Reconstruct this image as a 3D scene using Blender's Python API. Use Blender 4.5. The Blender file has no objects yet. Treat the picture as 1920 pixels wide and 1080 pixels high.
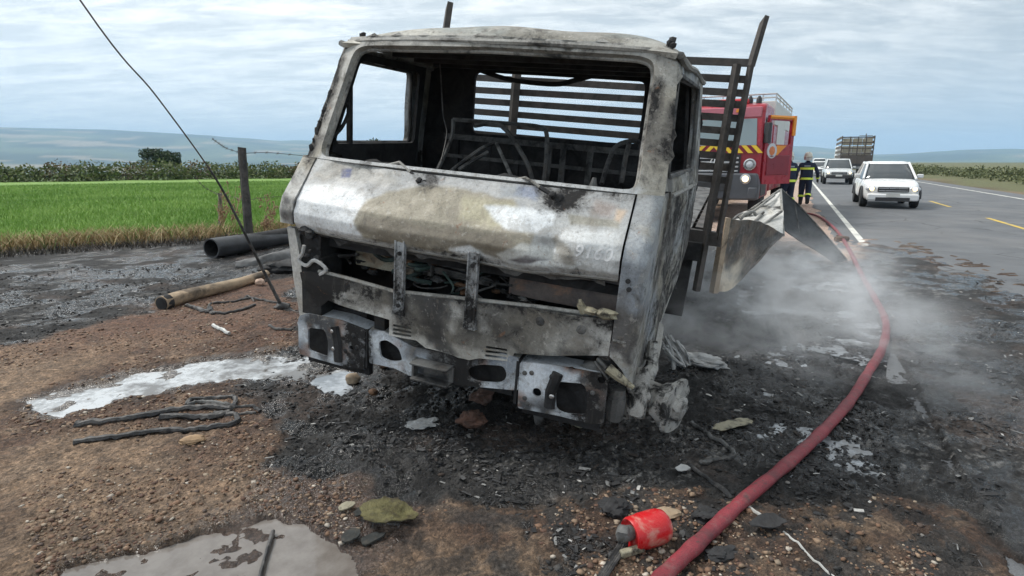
import bpy, bmesh, math, random
import numpy as np
from math import radians, sin, cos, pi, sqrt, tan
from mathutils import Vector, Matrix, Euler
from mathutils.geometry import delaunay_2d_cdt
random.seed(7)
rng = np.random.default_rng(11)
S = bpy.context.scene
COL = S.collection

# ---------------------------------------------------------------- camera, world, sun, exposure
CAM_F, CAM_P, CAM_H = 1081.0, radians(12.4), 1.6
cam_d = bpy.data.cameras.new('camera')
cam = bpy.data.objects.new('camera', cam_d); COL.objects.link(cam)
cam.location = (0, 0, CAM_H); cam.rotation_euler = (radians(90) - CAM_P, 0, 0)
cam_d.sensor_width = 36; cam_d.lens = CAM_F / 1920 * 36
cam_d.clip_start = .05; cam_d.clip_end = 40000
S.camera = cam

SUN_EL, SUN_AZ = radians(52), radians(-70)        # azimuth from +Y, negative = towards the field
world = bpy.data.worlds.new('World'); S.world = world; world.use_nodes = True
nt = world.node_tree; nt.nodes.clear()
def wn(t, **k):
    n = nt.nodes.new(t)
    for a, b in k.items(): setattr(n, a, b)
    return n
def wmath(op, a, b=None, c=None):
    n = wn('ShaderNodeMath', operation=op)
    for i, x in enumerate((a, b, c)):
        if x is None: continue
        if isinstance(x, (int, float)): n.inputs[i].default_value = x
        else: nt.links.new(x, n.inputs[i])
    return n.outputs[0]
sky = wn('ShaderNodeTexSky', sky_type='NISHITA')
sky.sun_disc = False; sky.sun_elevation = SUN_EL; sky.sun_rotation = SUN_AZ
sky.air_density = 1.0; sky.dust_density = 2.0; sky.ozone_density = 1.0
tc = wn('ShaderNodeTexCoord'); sx = wn('ShaderNodeSeparateXYZ')
nt.links.new(tc.outputs['Generated'], sx.inputs[0])
zc = wmath('MAXIMUM', sx.outputs[2], 0.0)
den = wmath('ADD', zc, .13)
cx = wn('ShaderNodeCombineXYZ')
nt.links.new(wmath('DIVIDE', sx.outputs[0], den), cx.inputs[0])
nt.links.new(wmath('DIVIDE', sx.outputs[1], den), cx.inputs[1])
mp = wn('ShaderNodeMapping'); mp.inputs['Rotation'].default_value = (0, 0, radians(14)); mp.inputs['Scale'].default_value = (.75, 1.7, 1)
nt.links.new(cx.outputs[0], mp.inputs[0])
n1 = wn('ShaderNodeTexNoise'); n1.inputs['Scale'].default_value = 3.1; n1.inputs['Detail'].default_value = 10; n1.inputs['Roughness'].default_value = .68; n1.inputs['Distortion'].default_value = .35
n2 = wn('ShaderNodeTexNoise'); n2.inputs['Scale'].default_value = .7; n2.inputs['Detail'].default_value = 4
nt.links.new(mp.outputs[0], n1.inputs[0]); nt.links.new(cx.outputs[0], n2.inputs[0])
r1 = wn('ShaderNodeMapRange'); r1.inputs[1].default_value = .40; r1.inputs[2].default_value = .62
nt.links.new(n1.outputs[0], r1.inputs[0])
r2 = wn('ShaderNodeMapRange'); r2.inputs[1].default_value = .3; r2.inputs[2].default_value = .7
nt.links.new(n2.outputs[0], r2.inputs[0])
def rgb(c):
    n = wn('ShaderNodeRGB'); n.outputs[0].default_value = (*c, 1); return n.outputs[0]
def wmix(f, a, b):
    n = wn('ShaderNodeMix', data_type='RGBA')
    if isinstance(f, (int, float)): n.inputs[0].default_value = f
    else: nt.links.new(f, n.inputs[0])
    nt.links.new(a, n.inputs[6]); nt.links.new(b, n.inputs[7]); return n.outputs[2]
CLOUD_DARK, CLOUD_LIT = rgb((3.7, 4.0, 4.15)), rgb((7.7, 7.7, 7.45))
cloud = wmix(r1.outputs[0], CLOUD_DARK, CLOUD_LIT)
cloud = wmix(wmath('MULTIPLY', r2.outputs[0], .38), cloud, rgb((5.0, 5.35, 5.5)))
cover = wmath('ADD', wmath('MULTIPLY', r2.outputs[0], .08), .9)
skyc = wmix(cover, sky.outputs[0], cloud)
# thin milky air towards the horizon
hz = wn('ShaderNodeMapRange'); hz.inputs[1].default_value = 0.0; hz.inputs[2].default_value = .3; hz.inputs[3].default_value = .7; hz.inputs[4].default_value = 0.0
nt.links.new(zc, hz.inputs[0])
skyc = wmix(hz.outputs[0], skyc, rgb((5.3, 5.95, 6.3)))
# veiled sun behind the cloud on the field side: a broad brightening
dotn = wn('ShaderNodeVectorMath', operation='DOT_PRODUCT'); nt.links.new(tc.outputs['Generated'], dotn.inputs[0])
dotn.inputs[1].default_value = (sin(SUN_AZ) * cos(SUN_EL), cos(SUN_AZ) * cos(SUN_EL), sin(SUN_EL))
sg = wn('ShaderNodeMapRange'); sg.inputs[1].default_value = -.1; sg.inputs[2].default_value = 1.0; sg.inputs[3].default_value = .84; sg.inputs[4].default_value = 1.45
nt.links.new(dotn.outputs['Value'], sg.inputs[0])
vm = wn('ShaderNodeVectorMath', operation='SCALE'); nt.links.new(skyc, vm.inputs[0]); nt.links.new(sg.outputs[0], vm.inputs[3])
bg = wn('ShaderNodeBackground'); bg.inputs[1].default_value = .135
wo = wn('ShaderNodeOutputWorld')
nt.links.new(vm.outputs[0], bg.inputs[0]); nt.links.new(bg.outputs[0], wo.inputs[0])

sun_d = bpy.data.lights.new('sun', 'SUN'); sun_d.energy = 2.6; sun_d.angle = radians(12); sun_d.color = (1, .965, .91)
sun = bpy.data.objects.new('sun', sun_d); COL.objects.link(sun)
sv = Vector((sin(SUN_AZ) * cos(SUN_EL), cos(SUN_AZ) * cos(SUN_EL), sin(SUN_EL)))
sun.rotation_euler = sv.to_track_quat('Z', 'Y').to_euler(); sun.location = (-30, 10, 60)
S.view_settings.view_transform = 'Standard'; S.view_settings.look = 'None'
S.view_settings.exposure = 0.25; S.view_settings.gamma = 1; S.view_settings.use_curve_mapping = False
S.cycles.max_bounces = 8; S.cycles.transparent_max_bounces = 16; S.cycles.volume_bounces = 1
S.cycles.use_denoising = True
S.cycles.volume_step_rate = 1.5

# ---------------------------------------------------------------- helpers
def ray(u, v):
    x = (u - 960) / CAM_F; y = (540 - v) / CAM_F
    return np.array([x, cos(CAM_P) + y * sin(CAM_P), -sin(CAM_P) + y * cos(CAM_P)])
CC = np.array([0, 0, CAM_H])
def G(u, v, z=0.0):                                 # the point of height z seen at that place of the photograph
    d = ray(u, v); return CC + d * ((z - CAM_H) / d[2])
def D(u, v, Y):                                     # ... at that distance
    d = ray(u, v); return CC + d * (Y / d[1])

def _h(ix, iy, iz, seed):
    h = (ix.astype(np.int64) * 374761393 + iy.astype(np.int64) * 668265263 + iz.astype(np.int64) * 2147483647 + seed * 974634777) & 0xffffffff
    h = ((h ^ (h >> 13)) * 1274126177) & 0xffffffff
    h = (h ^ (h >> 16)) & 0xffffff
    return h.astype(np.float64) / 0xffffff
def vn(x, y, z=None, seed=0):
    x = np.asarray(x, float); y = np.asarray(y, float)
    x0 = np.floor(x); y0 = np.floor(y); fx = x - x0; fy = y - y0
    fx = fx * fx * (3 - 2 * fx); fy = fy * fy * (3 - 2 * fy)
    zz = np.zeros_like(x0)
    def pl(k):
        a = _h(x0, y0, zz + k, seed); b = _h(x0 + 1, y0, zz + k, seed); c = _h(x0, y0 + 1, zz + k, seed); d = _h(x0 + 1, y0 + 1, zz + k, seed)
        return (a * (1 - fx) + b * fx) * (1 - fy) + (c * (1 - fx) + d * fx) * fy
    if z is None: return pl(0)
    z = np.asarray(z, float); z0 = np.floor(z); fz = z - z0; fz = fz * fz * (3 - 2 * fz)
    zz = z0
    return pl(0) * (1 - fz) + pl(1) * fz
def fbm(x, y, z=None, oct=4, seed=0, gain=.5):
    s = 0; a = 1; t = 0
    for o in range(oct):
        s = s + a * vn(np.asarray(x) * 2 ** o + o * 17.3, np.asarray(y) * 2 ** o + o * 9.1, None if z is None else np.asarray(z) * 2 ** o, seed + o)
        t += a; a *= gain
    return s / t
def sstep(a, b, x):
    t = np.clip((x - a) / (b - a), 0, 1); return t * t * (3 - 2 * t)
def poly_sd(px, py, poly):                          # signed distance, positive inside
    poly = np.asarray(poly, float); d = np.full(px.shape, 1e9); ins = np.zeros(px.shape, bool)
    n = len(poly)
    for i in range(n):
        ax, ay = poly[i][:2]; bx, by = poly[(i + 1) % n][:2]
        ex, ey = bx - ax, by - ay; L2 = ex * ex + ey * ey + 1e-12
        t = np.clip(((px - ax) * ex + (py - ay) * ey) / L2, 0, 1)
        d = np.minimum(d, np.hypot(px - ax - t * ex, py - ay - t * ey))
        c = ((ay > py) != (by > py)) & (px < (bx - ax) * (py - ay) / (by - ay + 1e-12) + ax)
        ins ^= c
    return np.where(ins, d, -d)

class MB:
    def __init__(s): s.v = []; s.f = []
    def add(s, vs, fs):
        o = len(s.v); s.v += [tuple(map(float, p)) for p in vs]; s.f += [tuple(i + o for i in f) for f in fs]; return s
    def box(s, c, d, rot=None, top=None):
        x, y, z = d[0] / 2, d[1] / 2, d[2] / 2
        tx, ty = (top if top else (1, 1))
        vs = [Vector(p) for p in ((-x, -y, -z), (x, -y, -z), (x, y, -z), (-x, y, -z), (-x * tx, -y * ty, z), (x * tx, -y * ty, z), (x * tx, y * ty, z), (-x * tx, y * ty, z))]
        if rot: 
            R = Euler(rot).to_matrix(); vs = [R @ p for p in vs]
        c = Vector(c)
        return s.add([p + c for p in vs], [(3, 2, 1, 0), (4, 5, 6, 7), (0, 1, 5, 4), (1, 2, 6, 5), (2, 3, 7, 6), (3, 0, 4, 7)])
    def tube(s, pts, r, n=8, caps=True, ry=None):
        pts = [Vector(p) for p in pts]; m = len(pts)
        rr = r if isinstance(r, (list, tuple)) else [r] * m
        vs = []; up = None
        for i, p in enumerate(pts):
            t = (pts[min(i + 1, m - 1)] - pts[max(i - 1, 0)]).normalized()
            if up is None:
                up = Vector((0, 0, 1)) if abs(t.z) < .9 else Vector((0, 1, 0))
            sd = t.cross(up)
            if sd.length < 1e-5: sd = t.orthogonal()
            sd.normalize(); up = sd.cross(t).normalized()
            for k in range(n):
                a = 2 * pi * k / n
                vs.append(p + sd * cos(a) * rr[i] + up * sin(a) * (rr[i] if ry is None else rr[i] * ry))
        fs = [(i * n + k, i * n + (k + 1) % n, (i + 1) * n + (k + 1) % n, (i + 1) * n + k) for i in range(m - 1) for k in range(n)]
        if caps: fs += [tuple(range(n - 1, -1, -1)), tuple(range((m - 1) * n, m * n))]
        return s.add(vs, fs)
    def prism(s, poly, depth, fn):                   # poly in (a,b); fn(a,b,d) -> point, d in {0,depth}
        n = len(poly)
        vs = [fn(a, b, 0) for a, b in poly] + [fn(a, b, depth) for a, b in poly]
        fs = [tuple(range(n - 1, -1, -1)), tuple(range(n, 2 * n))] + [(i, (i + 1) % n, n + (i + 1) % n, n + i) for i in range(n)]
        return s.add(vs, fs)
    def lathe(s, prof, c, axis=(0, 0, 1), n=16):     # prof [(r,h)...]
        ax = Vector(axis).normalized(); u = ax.orthogonal().normalized(); w = ax.cross(u); c = Vector(c)
        vs = [c + ax * h + (u * cos(2 * pi * k / n) + w * sin(2 * pi * k / n)) * r for r, h in prof for k in range(n)]
        m = len(prof)
        fs = [(i * n + k, i * n + (k + 1) % n, (i + 1) * n + (k + 1) % n, (i + 1) * n + k) for i in range(m - 1) for k in range(n)]
        if prof[0][0] > 1e-4: fs.append(tuple(range(n - 1, -1, -1)))
        if prof[-1][0] > 1e-4: fs.append(tuple(range((m - 1) * n, m * n)))
        return s.add(vs, fs)
    def grid(s, P):                                  # P[i][j] points
        P = np.asarray(P, float); a, b = P.shape[:2]
        return s.add(P.reshape(-1, 3), [(i * b + j, i * b + j + 1, (i + 1) * b + j + 1, (i + 1) * b + j) for i in range(a - 1) for j in range(b - 1)])
    def blob(s, c, r, seed=0, rough=.35, sub=2, sq=(1, 1, 1)):
        bm = bmesh.new(); bmesh.ops.create_icosphere(bm, subdivisions=sub, radius=1)
        V = np.array([v.co[:] for v in bm.verts]); F = [tuple(v.index for v in f.verts) for f in bm.faces]; bm.free()
        k = 1 + rough * (fbm(V[:, 0] * 1.7 + seed * 3.1 + 20, V[:, 1] * 1.7 + 20, V[:, 2] * 1.7 + 20, 3, seed) - .5) * 2
        V = V * k[:, None] * r * np.array(sq) + np.array(c)
        return s.add(V, F)

def setcol(me, cols, name='Col'):
    a = me.attributes.new(name, 'FLOAT_COLOR', 'POINT')
    c = np.full((len(me.vertices), 4), .35, np.float32); cols = np.asarray(cols); c[:, :cols.shape[1]] = cols
    a.data.foreach_set('color', c.ravel())
def mesh_np(name, V, F, mat=None, parent=None, smooth=True, cols=None):
    V = np.asarray(V, np.float32); F = np.asarray(F, np.int32); k = F.shape[1]
    me = bpy.data.meshes.new(name)
    me.vertices.add(len(V)); me.vertices.foreach_set('co', V.ravel())
    me.loops.add(F.size); me.loops.foreach_set('vertex_index', F.ravel())
    me.polygons.add(len(F)); me.polygons.foreach_set('loop_start', np.arange(0, F.size, k, dtype=np.int32))
    me.polygons.foreach_set('loop_total', np.full(len(F), k, np.int32))
    me.update(calc_edges=True)
    if smooth: me.polygons.foreach_set('use_smooth', np.ones(len(F), bool))
    if cols is not None: setcol(me, cols)
    return link(name, me, mat, parent)
def link(name, me, mat=None, parent=None):
    if mat: me.materials.append(mat)
    o = bpy.data.objects.new(name, me); COL.objects.link(o)
    if parent: o.parent = parent
    return o
def smooth_by_angle(me, ang=35):
    bm = bmesh.new(); bm.from_mesh(me)
    bmesh.ops.recalc_face_normals(bm, faces=bm.faces)
    for f in bm.faces: f.smooth = True
    for e in bm.edges:
        e.smooth = len(e.link_faces) == 2 and e.calc_face_angle(0) < radians(ang)
    bm.to_mesh(me); bm.free()
def obj(name, mb, mat, parent=None, bevel=0, smooth=35, solid=0, colfn=None, off=-1):
    me = bpy.data.meshes.new(name); me.from_pydata(mb.v, [], mb.f); me.update()
    if smooth: smooth_by_angle(me, smooth)
    if colfn is not None:
        V = np.array([v.co[:] for v in me.vertices]); setcol(me, colfn(V))
    o = link(name, me, mat, parent)
    if solid:
        m = o.modifiers.new('thickness', 'SOLIDIFY'); m.thickness = solid; m.offset = off
    if bevel:
        m = o.modifiers.new('bevel', 'BEVEL'); m.width = bevel; m.segments = 2; m.limit_method = 'ANGLE'
    return o
def tag(o, label=None, cat=None, group=None, kind=None):
    if label: o['label'] = label
    if cat: o['category'] = cat
    if group: o['group'] = group
    if kind: o['kind'] = kind
    return o
def empty(name, loc=(0, 0, 0), rz=0.0, parent=None):
    o = bpy.data.objects.new(name, None); COL.objects.link(o); o.location = tuple(map(float, loc)); o.rotation_euler = (0, 0, rz)
    o.empty_display_size = .3
    if parent: o.parent = parent
    return o
def copy_tree(o, parent=None):
    c = o.copy(); COL.objects.link(c)
    if parent: c.parent = parent
    for ch in [x for x in S.objects if x.parent == o]: copy_tree(ch, c)
    return c
def plate(outer, holes, step, fn, jitter=0.0):       # sheet with cut-outs: CDT of outline, holes and a lattice; fn(a,b) -> 3D
    def dens(poly):
        out = []
        for i in range(len(poly)):
            a = np.array(poly[i], float); b = np.array(poly[(i + 1) % len(poly)], float)
            k = max(1, int(np.linalg.norm(b - a) / step))
            out += [tuple(a + (b - a) * t / k) for t in range(k)]
        return out
    loops = [dens(outer)] + [dens(h) for h in holes]
    vs = []; es = []
    for lp in loops:
        o = len(vs); vs += lp; es += [(o + i, o + (i + 1) % len(lp)) for i in range(len(lp))]
    O = np.array(loops[0]); mn = O.min(0); mx = O.max(0)
    gx, gy = np.meshgrid(np.arange(mn[0] + step / 2, mx[0], step), np.arange(mn[1] + step / 2, mx[1], step))
    gx = gx.ravel(); gy = gy.ravel()
    ok = poly_sd(gx, gy, O) > step * .45
    for h in loops[1:]: ok &= poly_sd(gx, gy, np.array(h)) < -step * .45
    vs += list(zip(gx[ok], gy[ok]))
    r = delaunay_2d_cdt([Vector(p) for p in vs], es, [], 0, 1e-6)
    P = np.array([p[:] for p in r[0]]); Fs = [f for f in r[2] if len(f) == 3]
    T3 = np.array(Fs); ce = P[T3].mean(1)
    ok = poly_sd(ce[:, 0], ce[:, 1], O) > 0
    for h in loops[1:]: ok &= poly_sd(ce[:, 0], ce[:, 1], np.array(h)) < 0
    mb = MB(); mb.add([fn(a, b) for a, b in P], [tuple(t) for t in T3[ok]])
    return mb
def rrect(x0, x1, y0, y1, r, n=5):
    out = []
    for cx_, cy_, a0 in ((x1 - r, y1 - r, 0), (x0 + r, y1 - r, 90), (x0 + r, y0 + r, 180), (x1 - r, y0 + r, 270)):
        out += [(cx_ + r * cos(radians(a0 + 90 * k / n)), cy_ + r * sin(radians(a0 + 90 * k / n))) for k in range(n + 1)]
    return out
def rpoly(poly, r, n=4):                              # polygon with rounded corners
    out = []; m = len(poly)
    for i in range(m):
        p = Vector(poly[i]).to_2d(); a = Vector(poly[i - 1]).to_2d(); b = Vector(poly[(i + 1) % m]).to_2d()
        ra = min(r, (a - p).length * .45); rb = min(r, (b - p).length * .45)
        p0 = p + (a - p).normalized() * ra; p1 = p + (b - p).normalized() * rb
        for k in range(n + 1):
            t = k / n; q = p0 * (1 - t) ** 2 + p * 2 * t * (1 - t) + p1 * t * t
            out.append((q.x, q.y))
    return out
def spline(pts, k=6):
    P = [Vector(p) for p in pts]; out = []
    for i in range(len(P) - 1):
        p0, p1, p2, p3 = P[max(i - 1, 0)], P[i], P[i + 1], P[min(i + 2, len(P) - 1)]
        for j in range(k):
            t = j / k
            out.append(.5 * ((2 * p1) + (p2 - p0) * t + (2 * p0 - 5 * p1 + 4 * p2 - p3) * t * t + (3 * p1 - p0 - 3 * p2 + p3) * t ** 3))
    out.append(P[-1]); return out

# ---------------------------------------------------------------- materials
class NT:
    def __init__(s, name):
        s.m = bpy.data.materials.new(name); s.m.use_nodes = True; s.t = s.m.node_tree; s.b = s.t.nodes['Principled BSDF']; s.out = s.t.nodes['Material Output']
    def n(s, t, **k):
        n = s.t.nodes.new(t)
        for a, b in k.items(): setattr(n, a, b)
        return n
    def l(s, a, b): s.t.links.new(a, b)
    def put(s, sock, x):
        if isinstance(x, (int, float)): sock.default_value = x
        elif isinstance(x, tuple): sock.default_value = (*x, 1) if len(x) == 3 and len(sock.default_value) == 4 else x
        else: s.l(x, sock)
    def coord(s, kind='Object', scale=(1, 1, 1)):
        c = s.n('ShaderNodeTexCoord'); m = s.n('ShaderNodeMapping'); m.inputs['Scale'].default_value = scale
        s.l(c.outputs[kind], m.inputs[0]); return m.outputs[0]
    def noise(s, vec, scale, detail=4, rough=.55, dist=0):
        n = s.n('ShaderNodeTexNoise'); s.l(vec, n.inputs[0])
        n.inputs['Scale'].default_value = scale; n.inputs['Detail'].default_value = detail; n.inputs['Roughness'].default_value = rough; n.inputs['Distortion'].default_value = dist
        return n.outputs[0]
    def voro(s, vec, scale, feat='F1', out=0):
        n = s.n('ShaderNodeTexVoronoi', feature=feat); s.l(vec, n.inputs['Vector']); n.inputs['Scale'].default_value = scale; return n.outputs[out]
    def ramp(s, x, a, b, c=0.0, d=1.0):
        n = s.n('ShaderNodeMapRange'); s.l(x, n.inputs[0])
        for i, q in enumerate((a, b, c, d)): n.inputs[i + 1].default_value = q
        return n.outputs[0]
    def mix(s, f, a, b, blend='MIX'):
        n = s.n('ShaderNodeMix', data_type='RGBA', blend_type=blend); s.put(n.inputs[0], f); s.put(n.inputs[6], a); s.put(n.inputs[7], b); return n.outputs[2]
    def math(s, op, a, b=0.0, clamp=False):
        n = s.n('ShaderNodeMath', operation=op, use_clamp=clamp); s.put(n.inputs[0], a); s.put(n.inputs[1], b); return n.outputs[0]
    def attr(s, name='Col'):
        return s.n('ShaderNodeAttribute', attribute_name=name)
    def bump(s, h, strength=.3, dist=.01):
        n = s.n('ShaderNodeBump'); n.inputs['Strength'].default_value = strength; n.inputs['Distance'].default_value = dist; s.put(n.inputs['Height'], h); s.l(n.outputs[0], s.b.inputs['Normal'])
    def base(s, c): s.put(s.b.inputs['Base Color'], c)
    def set(s, **k):
        for a, b in k.items(): s.put(s.b.inputs[a.replace('_', ' ')], b)
        return s
def plain(name, c, rough=.6, metal=0.0, var=.25, scale=8, bump=.15, bdist=.004, dirt=None, dirt_amt=.5, coord='Object', spec=None):
    t = NT(name); v = t.coord(coord); a = t.noise(v, scale, 6, .62)
    lo = tuple(x * (1 - var) for x in c); hi = tuple(min(1, x * (1 + var)) for x in c)
    col = t.mix(t.ramp(a, .3, .7), lo, hi)
    if dirt:
        d = t.noise(v, scale * .37, 7, .68, .4); col = t.mix(t.math('MULTIPLY', t.ramp(d, .46, .62), dirt_amt), col, dirt)
    t.base(col); t.put(t.b.inputs['Roughness'], t.ramp(a, .2, .8, max(.02, rough - .12), min(1, rough + .12))); t.set(Metallic=metal)
    if spec is not None: t.b.inputs['Specular IOR Level'].default_value = spec
    if bump: t.bump(t.noise(v, scale * 3, 5, .6), bump, bdist)
    return t.m
def burnt(name, ash, soot, rust, scale=5, soot_at=(.42, .6), rust_amt=.5, rough=.75, bump=.35, metal=.0):
    t = NT(name); v = t.coord()
    a = t.noise(v, scale, 8, .68, .5); b = t.noise(v, scale * .45, 6, .65, .8); f = t.noise(v, scale * 16, 5, .7)
    col = t.mix(t.ramp(b, .35, .68), ash, tuple(x * .55 for x in ash))
    col = t.mix(t.math('MULTIPLY', t.ramp(t.noise(v, scale * .8, 6, .7, 1.2), .52, .68), rust_amt), col, rust)
    col = t.mix(t.ramp(a, *soot_at), col, soot)
    col = t.mix(t.math('MULTIPLY', t.ramp(f, .35, .75), .45), col, tuple(x * .4 for x in soot))
    t.base(col); t.put(t.b.inputs['Roughness'], t.ramp(a, .3, .7, rough - .15, min(1, rough + .15))); t.set(Metallic=metal)
    t.bump(t.math('ADD', t.math('MULTIPLY', a, .6), t.math('MULTIPLY', f, .35)), bump, .012)
    return t.m
def cab_paint():
    """scorched sheet: vertex colour = stains, its alpha = how much flaky soot lies on it"""
    t = NT('burnt_cab_paint'); v = t.coord(); A = t.attr()
    f = t.noise(v, 60, 8, .75); m_ = t.noise(v, 13, 10, .74, .5); lo = t.noise(v, 3.6, 8, .7, .6)
    col = t.mix(1.0, A.outputs['Color'], t.mix(t.ramp(f, .3, .7), (.7, .69, .67), (1.2, 1.2, 1.2)), 'MULTIPLY')
    col = t.mix(t.math('MULTIPLY', t.ramp(t.noise(v, 7, 10, .75, .8), .54, .58), .55), col, t.mix(.6, A.outputs['Color'], (.22, .19, .15)))
    col = t.mix(t.math('MULTIPLY', t.ramp(t.noise(v, 24, 8, .72, .3), .57, .64), .32), col, (.6, .58, .53))
    k = t.math('ADD', t.math('ADD', t.math('MULTIPLY', m_, .5), t.math('MULTIPLY', lo, .5)), t.math('MULTIPLY', A.outputs['Alpha'], .36))
    k = t.math('ADD', k, t.math('MULTIPLY', t.math('SUBTRACT', f, .5), .22))
    col = t.mix(t.math('MULTIPLY', t.ramp(k, .60, .70), .72), col, (.06, .056, .052)); col = t.mix(t.ramp(k, .69, .73), col, (.017, .016, .016))
    sp = t.noise(v, 90, 4, .8); col = t.mix(t.math('MULTIPLY', t.ramp(sp, .6, .66), t.ramp(k, .45, .62, .12, .85)), col, (.025, .023, .022))
    st = t.noise(t.coord('Object', (34, 34, 2.6)), 1, 5, .65)        # runs down the sheet
    col = t.mix(t.math('MULTIPLY', t.ramp(st, .56, .66), t.ramp(lo, .4, .6, .05, .45)), col, (.075, .068, .06))
    col = t.mix(t.math('MULTIPLY', t.ramp(t.noise(v, 10, 9, .75, 1.0), .63, .67), .6), col, (.22, .1, .05))
    t.base(col); t.put(t.b.inputs['Roughness'], t.ramp(k, .5, .72, .5, .92)); t.set(Metallic=.08)
    t.bump(t.math('ADD', t.math('ADD', t.math('MULTIPLY', m_, .9), t.math('MULTIPLY', f, .4)), t.math('MULTIPLY', t.ramp(k, .64, .68), -.25)), .5, .01)
    return t.m
def vcol_mat(name, rough=.8, var=.35, scale=40, bump=.3, bdist=.004, trans=0, spec=None):
    t = NT(name); v = t.coord('Object'); A = t.attr(); a = t.noise(v, scale, 5, .65)
    t.base(t.mix(1.0, A.outputs['Color'], t.mix(t.ramp(a, .3, .7), (1 - var,) * 3, (1 + var,) * 3), 'MULTIPLY'))
    t.set(Roughness=rough)
    if spec is not None: t.b.inputs['Specular IOR Level'].default_value = spec
    if bump: t.bump(a, bump, bdist)
    return t.m
def glass_mat(name, c=(.03, .04, .045), rough=.05):
    t = NT(name); t.base(c); t.set(Roughness=rough); t.b.inputs['Specular IOR Level'].default_value = .8; return t.m
def glow(name, c, e):
    t = NT(name); t.base(c); t.put(t.b.inputs['Emission Color'], c); t.b.inputs['Emission Strength'].default_value = e; return t.m

M = dict(
    cab=cab_paint(),
    soot=burnt('soot_black', (.04, .04, .042), (.009, .009, .01), (.06, .04, .025), 6, (.4, .62), .35, .85),
    soot_grey=burnt('sooty_steel', (.17, .17, .165), (.02, .02, .021), (.12, .075, .045), 7, (.44, .62), .4, .72),
    ash_steel=burnt('ashy_steel', (.42, .41, .38), (.035, .034, .033), (.2, .15, .1), 5, (.5, .66), .4, .75),
    bump_steel=burnt('blued_steel', (.66, .71, .76), (.05, .052, .058), (.24, .14, .08), 3.6, (.52, .66), .3, .42, .2, .1),
    rack=burnt('burnt_rack_steel', (.12, .105, .095), (.035, .032, .03), (.13, .09, .06), 6, (.42, .66), .5, .7),
    alloy=burnt('scorched_aluminium', (.78, .77, .73), (.04, .038, .036), (.5, .42, .3), 2.6, (.6, .68), .5, .5, .25, .3),
    alloy_dark=burnt('smoked_sheet', (.04, .045, .05), (.018, .02, .023), (.05, .047, .045), 2.5, (.45, .65), .3, .7, .15),
    hub=burnt('ash_crusted_cast_iron', (.52, .51, .48), (.03, .029, .028), (.26, .2, .15), 11, (.48, .58), .4, .85, .8),
    ash_white=burnt('white_ash', (.62, .62, .61), (.1, .1, .1), (.5, .47, .42), 18, (.6, .7), .3, .9, .7),
    yellowed=burnt('heat_yellowed_metal', (.38, .35, .25), (.04, .036, .03), (.26, .2, .12), 16, (.5, .62), .4, .7),
    rust=burnt('rust_brown', (.2, .11, .06), (.03, .025, .022), (.28, .13, .06), 9, (.46, .64), .6, .85),
    cable=plain('charred_cable', (.022, .022, .023), .6, 0, .4, 30, .5, dirt=(.16, .15, .14), dirt_amt=.5),
    cable_green=plain('greenish_cable', (.05, .085, .075), .7, 0, .4, 30, .5, dirt=(.03, .03, .03), dirt_amt=.8),
    rubber=plain('tyre_rubber', (.022, .022, .023), .8, 0, .3, 12),
    chrome=plain('dull_metal', (.5, .5, .5), .3, .8, .15, 10),
    white_paint=plain('white_car_paint', (.74, .75, .75), .28, 0, .05, 3, 0),
    silver_paint=plain('pale_silver_paint', (.6, .62, .62), .3, .2, .06, 3, 0),
    black_plastic=plain('black_plastic', (.03, .03, .032), .5, 0, .2, 10),
    engine_red=plain('fire_engine_red', (.34, .02, .035), .3, 0, .12, 4, 0, dirt=(.2, .03, .035), dirt_amt=.4),
    engine_red_dark=plain('fire_engine_dark_red', (.2, .012, .024), .32, 0, .15, 4, 0),
    engine_grey=plain('dark_grey_bumper', (.07, .075, .085), .5, 0, .15, 5),
    band_yellow=plain('hazard_yellow', (.8, .55, .04), .4, 0, .08, 8, 0),
    orange=plain('orange_band', (.75, .28, .03), .45, 0, .1, 8, 0),
    offwhite=plain('off_white_sheet', (.6, .6, .57), .5, 0, .12, 3, .05),
    glass=glass_mat('window_glass', (.05, .06, .066)),
    lamp_glass=glass_mat('lamp_glass', (.55, .57, .6), .1),
    lamp_on=glow('warm_lit_lamp', (1, .78, .42), 2.2),
    lamp_red=plain('red_lens', (.6, .03, .04), .2, 0, .1, 10, 0),
    navy=plain('navy_turnout_cloth', (.014, .022, .05), .85, 0, .3, 25, .3),
    lime=plain('lime_reflective_tape', (.75, .92, .1), .5, 0, .08, 20, 0),
    tape_grey=plain('grey_reflective_tape', (.3, .33, .36), .4, 0, .1, 20, 0),
    helmet=plain('helmet_white', (.66, .64, .56), .35, 0, .08, 10, 0),
    skin=plain('skin', (.42, .25, .18), .6, 0, .1, 20, 0),
    boots=plain('black_boots', (.02, .02, .02), .5, 0, .2, 20),
    wood_post=plain('weathered_post_wood', (.2, .175, .15), .9, 0, .45, 7, .6, .01, dirt=(.02, .018, .016), dirt_amt=.9),
    charred_wood=plain('charred_post_wood', (.05, .046, .043), .9, 0, .5, 9, .7, .012, dirt=(.15, .135, .12), dirt_amt=.6),
    wood_log=plain('peeled_log_wood', (.36, .27, .18), .85, 0, .3, 6, .6, .012, dirt=(.045, .035, .028), dirt_amt=.85),
    wire=plain('rusty_wire', (.09, .075, .07), .7, .3, .2, 20, 0),
    pipe=plain('charred_pipe', (.05, .052, .056), .45, 0, .4, 3, .25, .006, dirt=(.014, .014, .015), dirt_amt=.9),
    pipe_grey=plain('ash_grey_sheet', (.14, .14, .14), .8, 0, .4, 6, .5, .01, dirt=(.03, .03, .03), dirt_amt=.8),
    hose=None, red_plastic=None,
    twig=plain('pale_rod', (.45, .45, .43), .5, .3, .2, 20, 0),
)
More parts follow.
